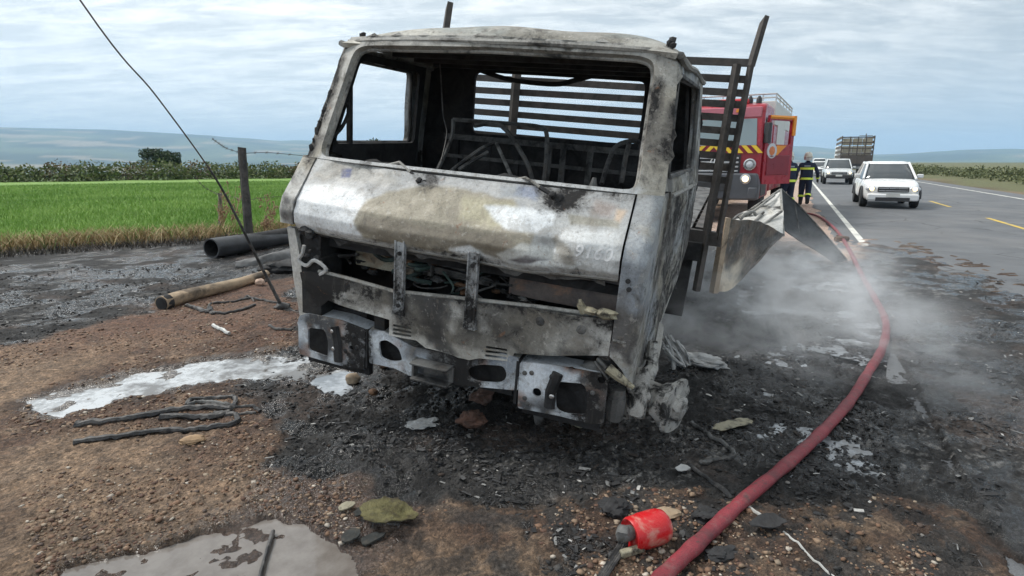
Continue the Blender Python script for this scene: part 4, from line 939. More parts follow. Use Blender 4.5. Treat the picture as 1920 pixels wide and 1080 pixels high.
def bump_col(V):
    x, y, z = V.T; c = lerp(np.array([.62, .67, .72]), np.array([.24, .27, .31]), sstep(.4, .58, fbm(x * 3.4 + 3, z * 4, oct=5, seed=360, gain=.6)))
    c = lerp(c, np.array([.035, .035, .038]), sstep(.5, .58, fbm(x * 4.2 + 9, z * 5, oct=5, seed=361, gain=.64)) * .92)
    c = lerp(c, np.array([.24, .12, .07]), sstep(.62, .7, fbm(x * 8, z * 8, oct=4, seed=362)) * .7)
    c = lerp(c, np.array([.04, .04, .042]), np.exp(-((x - .12) / .13) ** 2) * .9 + np.exp(-((x + .52) / .06) ** 2) * .6 + np.exp(-((x - .93) / .06) ** 2) * .5)
    return lerp(c, np.array([.75, .8, .86]), np.exp(-((x - .6) / .07) ** 2) * .8 * sstep(.2, .3, z) + np.exp(-((x + .3) / .12) ** 2) * .6)[:, :3]
def bump_rgba(V):
    x, y, z = V.T; return with_soot(bump_col(V), .28 + .5 * np.exp(-((x - .14) / .16) ** 2) + .45 * np.exp(-((x + .52) / .1) ** 2) + .4 * np.exp(-((x - .92) / .1) ** 2) - .25 * np.exp(-((x - .6) / .08) ** 2))
for x in (-.222, .218):
    mb = MB(); mb.box((x, -.262, .80), (.062, .018, .40)); mb.box((x - .026, -.272, .80), (.008, .016, .40)); mb.box((x + .026, -.272, .80), (.008, .016, .40)); mb.box((x, -.262, .60), (.072, .03, .05))
    po = obj('grille_post', mb, M['cab'], truck, colfn=lambda V: with_soot(np.tile(np.array([.4, .42, .44]), (len(V), 1)), .3 + .3 * sstep(.7, .6, V[:, 2])))
    for z in (.63, .7, .93):
        mb = MB(); mb.lathe([(.012, 0), (.012, .008), (0, .009)], (x, -.272, z), (0, -1, 0), 8); obj('bolt', mb, M['soot'], po)
mb = MB(); mb.tube([(x, float(hood_y(x, .97)) + .045, .945 - .015 * (1 - x * x)) for x in np.linspace(-.85, .9, 20)], .022, 6, ry=.7); obj('grille_rail', mb, M['soot_grey'], truck)
mb = MB(); xs_ = np.linspace(-.78, .9, 90)
mb.grid([[(x, float(hood_y(x, .97)) + .03, .955 - .015 * (1 - x * x)) for x in xs_], [(x, float(hood_y(x, .97)) + .035 + .01 * vn(x * 30, 1.5, seed=2), .955 - .015 * (1 - x * x) - .012 - .05 * float(vn(x * 16 + 40, .5, seed=8)) ** 2) for x in xs_]]); obj('torn_grille_edge', mb, M['soot_grey'], truck, solid=.006)

# bumper: three pressed steel plates with openings
def bumper(name, out, holes, y0, mat, curve=0.0, label=None):
    def f(x, z): return (x, y0 - curve * (1 - x * x) + .03 * max(0, z - .36) * 2, z)
    o = obj('bumper_plate', plate(out, holes, .025, f), M['cab'], truck, smooth=40, solid=.014, off=1, colfn=bump_rgba); return o
def bpx(*uv): return [tuple(TL(u, v, 1, -.225)[[0, 2]]) for u, v in uv]
b1 = bumper('', rpoly(bpx((562, 592), (578, 587), (640, 600), (687, 618), (685, 692), (640, 684), (563, 662)), .02), [rpoly(bpx((580, 613), (612, 617), (618, 640), (617, 668), (580, 655)), .03), rrect(-.575, -.545, .275, .305, .014, 3)], -.225, M['bump_steel'])
b2 = bumper('', rpoly(bpx((691, 618), (720, 622), (775, 650), (860, 668), (940, 662), (972, 672), (972, 732), (930, 728), (860, 722), (770, 705), (740, 690), (693, 680)), .015), [rpoly(bpx((710, 640), (725, 637), (748, 652), (756, 676), (735, 678), (714, 670)), .025), rpoly(bpx((878, 690), (900, 683), (945, 686), (952, 705), (940, 718), (900, 716), (880, 708)), .03)], -.215, M['bump_steel'])
b3 = bumper('', rpoly(bpx((976, 678), (1040, 684), (1125, 700), (1140, 720), (1132, 792), (1110, 793), (1050, 778), (972, 763)), .015), [rpoly(bpx((1048, 714), (1095, 718), (1103, 735), (1100, 776), (1060, 774), (1043, 765), (1043, 730)), .025), rrect(*(lambda c: (c[0] - .025, c[0] + .025, c[2] - .025, c[2] + .025))(TL(1008, 734, 1, -.225)), .024, 4), rrect(*(lambda c: (c[0] - .02, c[0] + .02, c[2] - .02, c[2] + .02))(TL(1128, 712, 1, -.225)), .019, 4)], -.225, M['bump_steel'])
for b_, pts in ((b1, ((562, 592), (578, 587), (640, 600), (687, 618))), (b3, ((976, 678), (1040, 684), (1125, 700)))):
    q = [TL(u, v, 1, -.225) for u, v in pts]; mb = MB(); mb.grid([[p + np.array((0, .012, -.002)) for p in q], [p + np.array((0, .12, .006)) for p in q]]); obj('top_flange', mb, M['bump_steel'], b_, solid=.01)
mb = MB(); q = [TL(u, v, 1, -.215) for u, v in ((691, 618), (720, 622), (775, 650), (860, 668), (940, 662), (972, 672))]; mb.grid([[p + np.array((0, .012, -.002)) for p in q], [p + np.array((0, .16, .03)) for p in q]]); obj('top_flange', mb, M['ash_steel'], b2, solid=.01)
mb = MB(); mb.box((-.463, -.14, .30), (.02, .18, .24)); mb.box((.498, -.14, .31), (.016, .18, .25)); obj('bumper_bracket', mb, M['soot'], truck)
def black_strap(uvs, r, parent):
    mb = MB(); q = [TL(u, v, 1, -.245) for u, v in uvs]; mb.tube(q, r, 6, ry=.5); return obj('lamp_stay', mb, M['soot'], parent)
black_strap([(627, 612), (632, 640), (634, 678)], .032, b1); black_strap([(1046, 700), (1032, 735), (1030, 765)], .03, b3)
def bolts(parent, uvs, r, mat, y=-.245):
    for u, v in uvs:
        mb = MB(); mb.lathe([(r, 0), (r, .012), (r * .6, .018), (0, .019)], TL(u, v, 1, y + .018), (0, -1, 0), 10); obj('bolt', mb, mat, parent)
bolts(b1, ((625, 620), (627, 653)), .014, M['chrome'], -.262); bolts(b1, ((665, 628), (672, 650), (662, 678), (650, 657)), .016, M['soot']); bolts(b3, ((985, 698), (985, 745), (998, 698), (1112, 735), (990, 755)), .014, M['soot_grey']); bolts(b3, ((1035, 742),), .015, M['chrome'], -.262); bolts(b3, ((1037, 706),), .018, M['soot'], -.255)
p0, p1 = TL(782, 676, 1, -.23), TL(850, 690, 1, -.23); mb = MB()
c = (p0 + p1) / 2; L_ = p1[0] - p0[0]
mb.box(c + np.array((0, -.04, .012)), (L_, .1, .012)); mb.box(c + np.array((-L_ / 2, -.02, -.035)), (.014, .06, .11)); mb.box(c + np.array((.03, -.005, -.04)), (L_ * .8, .02, .09)); mb.box(c + np.array((0, -.04, -.085)), (L_ * 1.0, .08, .012)); obj('towing_bracket', mb, M['soot_grey'], truck, bevel=.003)
# louvre lip, cross tubes, black backings added so the bumper holes read dark
mb = MB(); mb.box((-.72, -.13, .26), (.46, .04, .34)); mb.box((.74, -.13, .27), (.44, .04, .34)); mb.box((0, -.12, .29), (.9, .04, .22)); mb.box((0, .0, .46), (1.75, .12, .12)); mb.box((0, .25, .32), (1.2, .3, .1)); mb.box((-.72, -.05, .45), (.35, .1, .05)); obj('cross_member_and_backing', mb, M['soot'], truck)
# chassis, axle, hubs
for s in (-1, 1):
    mb = MB(); mb.box((s * .39, 3.4, .53), (.07, 7.2, .2)); obj('chassis_rail', mb, M['soot'], truck)
mb = MB(); mb.tube([(-.8, .72, .16), (.86, .72, .10)], .06, 8); obj('front_axle', mb, M['soot_grey'], truck)
def hub(c, ax, r=.15, parent=truck):
    mb = MB(); mb.lathe([(.05, -.14), (.09, -.11), (r * .75, -.08), (r * .8, .02), (r * .93, .03), (r, .05), (r * 1.0, .085), (r * 1.14, .09), (r * 1.14, .115), (r * .55, .118), (r * .5, .15), (.04, .16), (0, .16)], c, ax, 28)
    V = np.array(mb.v); k = (fbm(V[:, 0] * 14, V[:, 1] * 14, V[:, 2] * 14, 4, 77) - .5) * .07; V = V + k[:, None]; mb.v = [tuple(p) for p in V]
    o = obj('wheel_hub', mb, M['hub'], parent, smooth=60)
    a = Vector(ax).normalized(); u = a.orthogonal().normalized(); w = a.cross(u)
    for i in range(0 if parent is truck and r < .2 else 6):
        m2 = MB(); m2.lathe([(.013, .08), (.013, .135), (0, .136)], Vector(c) + (u * cos(i * pi / 3) + w * sin(i * pi / 3)) * r * .72, ax, 6); obj('stud', m2, M['soot_grey'], o)
    return o
pc = TL(1232, 752, 1, .12); hub(pc, (.92, -.36, .08), .12)
q0 = TL(1185, 755, 1, -.02); mb = MB(); mb.blob(q0 + np.array((.01, .08, .0)), .1, 12, .7, 4, (.8, 1.0, 1)); mb.tube([q0 + np.array((.02, 0, -.06)), q0 + np.array((.03, .03, .1)), TL(1205, 690, 1, .05)], [.06, .05, .03], 10); mb.tube([TL(1225, 640, 1, .4), TL(1222, 690, 1, .32), TL(1205, 720, 1, .2)], [.03, .04, .05], 8); obj('steering_knuckle', mb, M['hub'], truck)
mb = MB(); q = TL(1155, 757, 1, -.13); mb.tube([q + np.array((0, 0, -.09)), q + np.array((.0, 0, .09))], .042, 10); mb.tube([q + np.array((0, 0, -.05)), q + np.array((0, 0, .04))], .05, 10); obj('shackle', mb, M['soot_grey'], truck)
mb = MB(); mb.tube([TL(1140, 690, 1, -.24), TL(1162, 708, 1, -.25), TL(1188, 727, 1, -.25)], [.028, .024, .012], 8); obj('burnt_pipe_end', mb, M['yellowed'], truck)
mb = MB(); mb.tube([TL(1115, 678, 1, -.2), TL(1140, 712, 1, -.22)], .008, 6); mb.tube([TL(1120, 672, 1, -.18), TL(1137, 690, 1, -.2)], .012, 6); mb.blob(TL(1118, 690, 1, -.17), .05, 3, .6, 2, (1.6, .6, .7)); obj('hanging_rod', mb, M['soot_grey'], truck)
# wheel arch lip on the near side and things under the cab
mb = MB(); mb.tube([(side_x(y, z) - .01, y, z) for y, z in ((.1, .2), (.28, .32), (.5, .32), (.72, .43), (.95, .51), (1.2, .61), (1.425, .71), (1.66, .87))], [.014] * 8, 6); obj('arch_lip', mb, M['ash_steel'], truck)
mb = MB(); mb.grid([[TL(u, v, 1, y) for u, v, y in r] for r in ([(1232, 600, .75), (1245, 610, .75)], [(1226, 640, .62), (1240, 650, .62)], [(1215, 690, .4), (1228, 705, .4)])]); obj('mudguard_remains', mb, M['ash_steel'], truck, solid=.02)
mb = MB(); mb.lathe([(0, 0), (.17, 0), (.19, .03), (.19, .57), (.17, .6), (0, .6)], (.72, 2.2, .20), (0, 1, 0), 20); obj('fuel_tank', mb, burnt('tank_sheet', (.3, .3, .29), (.06, .06, .058), (.2, .17, .14), 3, (.52, .7), .4, .7), truck)
mb = MB(); mb.box((1.12, 2.33, .42), (.16, .16, .62), top=(1.15, 1)); mb.box((1.1, 2.3, .72), (.34, .2, .16)); obj('bed_outrigger', mb, M['soot'], truck)
mb = MB(); mb.box((.98, 1.95, .32), (.02, .04, .8), (.1, .1, 0)); mb.tube([(.9, 1.85, .6), (1.0, 2.0, .45), (1.12, 2.05, .4)], .02, 6); obj('step_bracket', mb, M['soot'], truck)
for s in (-1, 1):
    mb = MB(); mb.lathe([(.06, -.1), (.25, -.1), (.3, -.08), (.3, .08), (.25, .1), (.12, .1), (.1, .16), (0, .16)], (s * .85, 4.9, .18), (s, 0, 0), 24); obj('wheel_rim', mb, M['hub'], truck)
mb = MB(); mb.tube([(-.85, 4.9, .18), (.85, 4.9, .18)], .08, 8); obj('rear_axle', mb, M['soot'], truck)

# slatted headboard behind the cab
HB = 2.3
hbd = obj('headboard', MB().box((.03, HB, .84), (2.78, .08, .12)).box((.2, HB + .0, 2.275), (2.36, .055, .055)), M['rack'], truck)
def zs(v): return float(TL(1350, v, 1, HB)[2])
z0_, z1_ = zs(146), zs(338); nsl = 9
for k in range(nsl):
    z = z0_ + (z1_ - z0_) * k / (nsl - 1); j = random.uniform(-.008, .008)
    mb = MB(); mb.box((.04, HB + .018, z), (2.7, .02, .057), (0, j * .6, 0)); obj('slat', mb, M['rack'], hbd)
def post(xa, xb, za, zb, w, cut=0):
    mb = MB(); c = ((xa + xb) / 2, HB - .022, (za + zb) / 2); mb.tube([(xa, HB - .022, za), (xb, HB - .022, zb)], w / 2 * 1.3, 4)
    if cut:
        mb.v[-1] = tuple(Vector(mb.v[-1]) + Vector((0, 0, cut))); mb.v[-2] = tuple(Vector(mb.v[-2]) + Vector((0, 0, cut)))
    obj('post', mb, M['rack'], hbd)
post(1.39, 1.405, .84, 2.27, .04); post(1.405, 1.445, 2.25, 2.56, .05, .06); post(1.285, 1.30, .36, 2.26, .055)
post(-1.35, -1.34, .84, 2.3, .05); post(-1.34, -1.29, 2.28, 2.64, .06, .06); post(-.585, -.575, .84, 2.26, .07); post(.655, .64, .84, 2.26, .07)
# load bed: side rails, cross bearers, remains of planks
for s in (-1, 1):
    mb = MB(); mb.box((s * 1.22, 4.9, .86), (.07, 5.1, .11)); obj('bed_rail', mb, M['rack'], truck)
for k in range(12):
    mb = MB(); mb.box((0, 2.55 + k * .43, .82), (2.37, .06, .08), (0, random.uniform(-.01, .01), 0)); obj('bed_bearer', mb, M['rack'], truck)
mb = MB(); mb.grid([[(x, y, .885 + .02 * float(vn(x * 4, y * 4, seed=6))) for x in np.linspace(-1.15, 1.15, 20)] for y in np.linspace(2.4, 7.3, 40)]); obj('bed_floor', mb, M['soot_grey'], truck, solid=.02)
# near side board hanging bent outwards from the bed
def wq(u, v, Y_): return D(u, v, Y_)
TRi = TR.transposed()
def to_truck(p): return tuple(TRi @ (Vector(p) - TT))
rows = [[(1338, 549, 5.75), (1346, 490, 5.75), (1352, 450, 5.75), (1358, 408, 5.75)], [(1352, 545, 5.85), (1362, 490, 5.9), (1372, 450, 5.9), (1382, 412, 5.9)],
        [(1368, 543, 6.0), (1385, 498, 6.15), (1395, 455, 6.3), (1405, 413, 6.3)], [(1398, 515, 6.3), (1410, 488, 6.5), (1420, 455, 6.8), (1432, 421, 6.8)], [(1432, 478, 6.6), (1438, 467, 6.9), (1445, 450, 7.2), (1456, 431, 7.3)], [(1446, 458, 6.8), (1455, 452, 7.1), (1464, 446, 7.4), (1470, 440, 7.6)]]
def bicubic(rows, k=5):
    a_ = [spline([wq(*q) for q in r], k) for r in rows]; return [list(c) for c in zip(*[spline([a_[i][j] for i in range(len(a_))], k) for j in range(len(a_[0]))])]
Gd = bicubic(rows); mb = MB(); mb.grid([[to_truck(p) for p in r] for r in Gd])
V = np.array(mb.v); V += ((fbm(V[:, 0] * 5, V[:, 1] * 5, V[:, 2] * 5, 3, 88) - .5) * .05)[:, None]; mb.v = [tuple(p) for p in V]
def board_col(V):
    x, y, z = V.T; n = (fbm(y * 3, z * 5, x * 2, oct=5, seed=370, gain=.6) - .5); c = lerp(np.array([.8, .7, .56]), np.array([.62, .6, .55]), sstep(.45, .6, n + .5)); m = sstep(.0, .45, (y - 2.75) * .7 + (z - .55) * 1.0 + n * 1.6)
    c = lerp(c, np.array([.035, .033, .032]), m * .93); return with_soot(lerp(c, np.array([.25, .17, .11]), sstep(.56, .64, fbm(y * 6, z * 6, oct=4, seed=371)) * .5), .0 + .22 * m)
sb = obj('side_board', mb, M['cab'], truck, smooth=60, solid=.02, off=0, colfn=board_col)
mb = MB(); mb.tube([to_truck(p) for p in (wq(1338, 549, 5.7), wq(1350, 480, 5.7), wq(1362, 408, 5.7))], .045, 4); obj('board_edge', mb, burnt('tan_edge', (.55, .43, .31), (.1, .08, .06), (.45, .3, .18), 4, (.58, .7), .5, .6), sb)

# ---------------------------------------------------------------- torn-off cargo panels beside the bed
fp = empty('crumpled_panel', G(1470, 470)); fpi = Vector(fp.location)
tag(fp, 'scorched pale aluminium cargo panel folded into a peak behind the truck', 'metal panel')
def sheet(name, rows, mat, parent, k=5, amp=.03, seed=0, solid=.02):
    org = Vector(parent.location) if parent else Vector((0, 0, 0))
    Gd = bicubic(rows, k); mb = MB(); mb.grid([[Vector(p) - org for p in r] for r in Gd]); V = np.array(mb.v)
    V += ((fbm(V[:, 0] * 4 + 30, V[:, 1] * 4 + 30, V[:, 2] * 4, 3, seed) - .5) * amp)[:, None]; mb.v = [tuple(p) for p in V]
    return obj(name, mb, mat, parent, smooth=50, solid=solid, off=0)
def lcl(o, *pts): return [Vector(wq(*p)) - Vector(o.location) for p in pts]
s1 = sheet('panel_sheet', [[(1372, 412, 8.4), (1398, 408, 8.6), (1425, 398, 8.9)], [(1400, 400, 8.3), (1425, 385, 8.6), (1442, 372, 8.9)], [(1468, 440, 7.9), (1466, 395, 8.3), (1463, 355, 8.8)]], M['alloy'], fp, 5, .03, 3)
s2 = sheet('panel_sheet', [[(1340, 470, 7.6), (1352, 440, 7.8), (1375, 413, 8.2)], [(1400, 455, 7.6), (1412, 432, 7.8), (1420, 405, 8.2)], [(1466, 445, 7.8), (1468, 425, 7.9), (1469, 396, 8.2)]], M['alloy'], fp, 5, .03, 4)
for a_, b_ in (((1405, 402, 8.2), (1452, 366, 8.6)), ((1425, 425, 7.9), (1466, 396, 8.1)), ((1398, 432, 7.8), (1432, 398, 8.2)), ((1464, 356, 8.7), (1469, 442, 7.85)), ((1385, 408, 8.3), (1463, 356, 8.7))):
    mb = MB(); mb.tube(lcl(fp, a_, b_), .018, 6); obj('stiffener', mb, M['ash_steel'], fp)
mb = MB(); mb.tube(lcl(fp, (1388, 412, 8.0), (1395, 402, 8.0), (1412, 396, 8.0), (1418, 404, 8.0)), .025, 8); mb.tube(lcl(fp, (1380, 425, 8.0), (1405, 415, 8.0)), .02, 6); obj('bent_tube', mb, M['ash_steel'], fp)
dp = empty('dark_panel', G(1560, 492)); tag(dp, 'big smoke-blackened sheet panel leaning down to the ground by the roadside', 'metal panel')
sheet('panel_sheet', [[(1464, 356, 8.9), (1467, 400, 8.75), (1472, 432, 8.6)], [(1497, 387, 9.0), (1500, 425, 8.8), (1505, 455, 8.65)], [(1540, 434, 9.15), (1540, 458, 9.0), (1540, 476, 8.9)], [(1586, 489, 9.3), (1575, 491, 9.2), (1562, 492, 9.1)]], M['alloy_dark'], dp, 6, .02, 6)
mb = MB(); mb.tube(lcl(dp, (1464, 355, 8.9), (1497, 386, 9.0), (1540, 433, 9.15), (1587, 488, 9.3)), .022, 6); obj('panel_rim', mb, M['soot_grey'], dp)
for x in (1478,):
    mb = MB(); mb.tube(lcl(dp, (1490, 381, 8.96), (1500, 450, 8.66)), .014, 6); obj('stiffener', mb, M['soot_grey'], dp)

# ---------------------------------------------------------------- fire engine
EY = radians(29.5); ex0 = G(1324, 416)
fe = empty('fire_engine', (ex0[0], ex0[1], 0), -EY); tag(fe, 'red fire engine with yellow hazard stripes and its door open', 'fire engine')
def bx(name, c, d, mat, parent=fe, bevel=.0, rot=None, top=None): mb = MB(); mb.box(c, d, rot, top); return obj(name, mb, mat, parent, bevel=bevel)
bx('chassis', (0, 4.2, .75), (1.0, 7.6, .35), M['black_plastic'])
mb = MB(); prof = [(0.06, .62), (0.0, .9), (0.0, 1.95), (.10, 2.72), (.22, 3.0), (.5, 3.06), (2.1, 3.06), (2.1, .62)]
mb.prism(prof, 2.46, lambda a, b, d: (d - 1.23, a, b)); cabo = obj('cab', mb, M['engine_red'], fe, bevel=.06)
mb = MB(); mb.prism([(-1.1, 1.98), (1.1, 1.98), (1.05, 2.66), (-1.05, 2.66)], .02, lambda a, b, d: (a, (b - 1.95) * .13 - .012 + d, b)); wsn = obj('windscreen', mb, glass_mat('pale_windscreen', (.2, .26, .28), .08), fe)
mb = MB(); mb.tube([(-.7, .0, 2.0), (-.15, .04, 2.25)], .012, 5); mb.tube([(.2, .0, 2.0), (.75, .04, 2.25)], .012, 5); obj('wiper', mb, M['black_plastic'], wsn)
bx('header_band', (0, .13, 2.82), (2.3, .1, .26), plain('faded_red_band', (.5, .16, .2), .4, 0, .08, 6, 0), bevel=.02)
for x in (-.8, .62): bx('marker_lamp', (x, .06, 2.86), (.16, .06, .08), M['orange'])
bx('stripe_board', (0, -.02, 1.90), (2.3, .02, .2), M['engine_red_dark'])
for k in range(10):
    x = -1.05 + k * .235; mb = MB(); sl_ = .09 if k < 5 else -.09; mb.prism([(x - sl_, 1.805), (x + .12 - sl_, 1.805), (x + .12 + sl_, 1.995), (x + sl_, 1.995)], .012, lambda a, b, d: (a, -.034 - d, b)); obj('hazard_stripe', mb, M['band_yellow'], fe)
gr = bx('grille', (0, -.015, 1.46), (1.5, .05, .62), M['black_plastic'])
for k in range(5): bx('grille_slat', (0, -.055, 1.24 + k * .11), (1.42 - .05 * k * 0, .05, .045), M['chrome'], gr, .008)
cu = bpy.data.curves.new('n', 'FONT'); cu.body = '07'; cu.size = .27; cu.extrude = .006; cu.shear = .25
to = bpy.data.objects.new('n', cu); COL.objects.link(to); bpy.context.view_layer.update(); tm = bpy.data.meshes.new_from_object(to.evaluated_get(bpy.context.evaluated_depsgraph_get())); COL.objects.unlink(to); bpy.data.objects.remove(to)
for v in tm.vertices: v.co = (v.co.x - .02, -.09 - v.co.z, v.co.y + 1.5)
link('number', tm, M['white_paint'], fe)
for s in (-1, 1):
    mb = MB(); mb.lathe([(.15, 0), (.15, .05), (.12, .06), (.1, .03), (0, .03)], (s * .98, -.0, 1.52), (0, -1, 0), 20); hl = obj('headlight', mb, M['chrome'], fe)
    mb = MB(); mb.lathe([(.085, 0), (.07, .03), (0, .045)], (s * .98, -.04, 1.52), (0, -1, 0), 16); obj('lens', mb, M['lamp_glass'], hl)
mb = MB(); mb.prism([(-1.24, .62), (1.24, .62), (1.26, 1.0), (1.2, 1.3), (-1.2, 1.3), (-1.26, 1.0)], .42, lambda a, b, d: (a, -.2 + d, b)); bm_ = obj('bumper', mb, M['engine_grey'], fe, bevel=.05)
bx('air_intake', (0, -.21, .95), (1.1, .03, .22), M['black_plastic'], bm_); bx('licence_plate', (0, -.215, .72), (.4, .02, .13), M['offwhite'], bm_)
for s in (-1, 1):
    mb = MB(); mb.lathe([(.13, 0), (.13, .04), (.1, .05)], (s * .93, -.19, 1.16), (0, -1, 0), 18); fl = obj('fog_lamp', mb, M['chrome'], bm_)
    mb = MB(); mb.lathe([(.105, 0), (.08, .03), (0, .04)], (s * .93, -.21, 1.16), (0, -1, 0), 16); obj('lens', mb, M['lamp_on'] if s > 0 else M['lamp_glass'], fl)
    bx('corner_step', (s * 1.12, -.15, .8), (.22, .2, .3), M['engine_grey'], bm_, .03)
bx('light_bar', (-.1, .6, 3.13), (1.7, .3, .12), M['lamp_red'], fe, .03)
for x, y, z, h in ((.55, .7, 3.06, .16), (.75, .8, 3.06, .22), (.98, .7, 3.06, .2), (.35, .9, 3.06, .12)): mb = MB(); mb.lathe([(.07, 0), (.07, h * .6), (.03, h), (0, h)], (x, y, z), (0, 0, 1), 10); obj('roof_lamp', mb, M['black_plastic'], fe)
bx('side_window', (1.235, 1.05, 2.33), (.01, .9, .66), M['glass']); bx('side_window', (-1.235, 1.05, 2.33), (.01, .9, .66), M['glass']); bx('door_opening', (1.24, .95, 1.7), (.012, 1.1, 2.0), M['black_plastic'])
# crew body with rails
bdy = bx('body', (0, 5.4, 1.68), (2.5, 6.4, 1.86), M['engine_red'], fe, .04)
bx('side_locker', (1.26, 4.2, 1.9), (.02, 2.4, 1.5), M['offwhite'], bdy)
tp = bx('equipment_box', (0, 5.2, 2.95), (2.46, 5.6, .66), M['offwhite'], fe, .02)
for z in (3.38, 3.48):
    mb = MB()
    for s in (-1, 1): mb.tube([(s * 1.2, 2.5, z), (s * 1.2, 8, z)], .025, 6)
    mb.tube([(-1.2, 2.5, z), (1.2, 2.5, z)], .025, 6); obj('roof_rail', mb, M['chrome'], tp)
for k in range(6):
    for s in (-1, 1): mb = MB(); mb.tube([(s * 1.2, 2.5 + k * 1.1, 3.26), (s * 1.2, 2.5 + k * 1.1, 3.48)], .02, 6); obj('rail_post', mb, M['chrome'], tp)
for k in range(4): mb = MB(); mb.tube([(-.8 + k * .55, 2.5, 3.26), (-.8 + k * .55, 2.5, 3.48)], .02, 6); obj('rail_post', mb, M['chrome'], tp)
def wheel(parent, c, r, w, n=20):
    mb = MB(); mb.lathe([(r * .6, -w / 2), (r * .93, -w / 2), (r, -w * .35), (r, w * .35), (r * .93, w / 2), (r * .6, w / 2)], c, (1, 0, 0), n); wh = obj('wheel', mb, M['rubber'], parent)
    mb = MB(); sg = 1 if c[0] > 0 else -1; mb.lathe([(r * .62, -w * .4), (r * .62, w * .3), (r * .5, w * .42), (r * .3, w * .3), (r * .12, w * .45), (0, w * .45)], c, (sg, 0, 0), n); obj('rim', mb, M['chrome'], wh)
for y in (1.15, 6.6):
    for s in (-1, 1): wheel(fe, (s * 1.07, y, .5), .5, .3)
    for s in (-1, 1): bx('wheel_arch', (s * 1.15, y, 1.06), (.2, 1.2, .1), M['black_plastic'])
# open driver's door, hinged at the front pillar
dr = empty('door', (1.25, .18, 0), radians(-31), fe)
DM = lambda a, b, d: (.03 - d, a, b)
mb = plate([(.0, 1.02), (1.12, 1.02), (1.12, 2.74), (.12, 2.74), (.0, 2.1)], [rpoly([(.1, 2.02), (1.0, 2.02), (1.0, 2.62), (.17, 2.62)], .05)], .2, lambda a, b: (0, a, b)); dsk = obj('door_skin', mb, M['engine_red'], dr, solid=.07, off=0)
bx('door_lower_panel', (.045, .56, 1.5), (.02, .9, .5), M['engine_red_dark'], dr, .01)
mb = MB(); mb.tube([(.02, .12, 2.70), (.02, 1.12, 2.70)], .05, 6); mb.box((.03, 1.07, 2.5), (.09, .1, .5)); obj('amber_edge', mb, M['orange'], dr)
mb = MB(); mb.lathe([(.19, 0), (.19, .02), (.16, .025), (.16, .02), (0, .02)], (.035, .27, 1.86), (1, 0, 0), 20); em = obj('round_emblem', mb, M['lamp_glass'], dr)
mb = MB(); mb.lathe([(.12, 0), (.06, .015), (0, .015)], (.058, .27, 1.86), (1, 0, 0), 8); obj('emblem_centre', mb, plain('emblem_orange', (.6, .2, .08), .5, 0, .2, 20, 0), em)
mb = MB(); mb.prism([(.45, 1.72), (.85, 2.0), (.45, 2.0)], .012, lambda a, b, d: (.036 + d, a, b)); obj('orange_flash', mb, M['orange'], dr)
mb = MB(); mb.box((.10, -.02, 2.3), (.14, .12, .5)); mb.tube([(.05, .05, 2.5), (.1, -.02, 2.5)], .02, 6); obj('wing_mirror', mb, M['black_plastic'], dr, bevel=.02)
for s in (-1,): mb = MB(); mb.box((-1.42, -.05, 2.3), (.2, .12, .5)); obj('wing_mirror', mb, M['black_plastic'], fe, bevel=.02)

# ---------------------------------------------------------------- firefighters
def skin_mesh(name, joints, bones, mat, parent, sub=2):
    nm = list(joints); me = bpy.data.meshes.new(name); me.from_pydata([joints[k][0] for k in nm], [(nm.index(a), nm.index(b)) for a, b in bones], []); me.update()
    o = link(name, me, mat, parent); sk = o.modifiers.new('skin', 'SKIN')
    for i, k in enumerate(nm):
        r = joints[k][1]; me.skin_vertices[0].data[i].radius = r if isinstance(r, tuple) else (r, r)
        me.skin_vertices[0].data[i].use_root = (i == 0)
    sk.use_smooth_shade = True; sb_ = o.modifiers.new('sub', 'SUBSURF'); sb_.levels = sub; sb_.render_levels = sub; return o
def ring(parent, name, c, rx, ry, h, mat, rot=(0, 0, 0)):
    mb = MB(); vs = []; R = Euler(rot).to_matrix()
    for z, g_ in ((-h / 2, 1.0), (-h / 2, 1.04), (h / 2, 1.04), (h / 2, 1.0)):
        for k in range(20): a = 2 * pi * k / 20; vs.append(Vector(c) + R @ Vector((cos(a) * rx * g_, sin(a) * ry * g_, z)))
    mb.add(vs, [(i * 20 + k, i * 20 + (k + 1) % 20, (i + 1) * 20 + (k + 1) % 20, (i + 1) * 20 + k) for i in range(3) for k in range(20)]); return obj(name, mb, mat, parent)
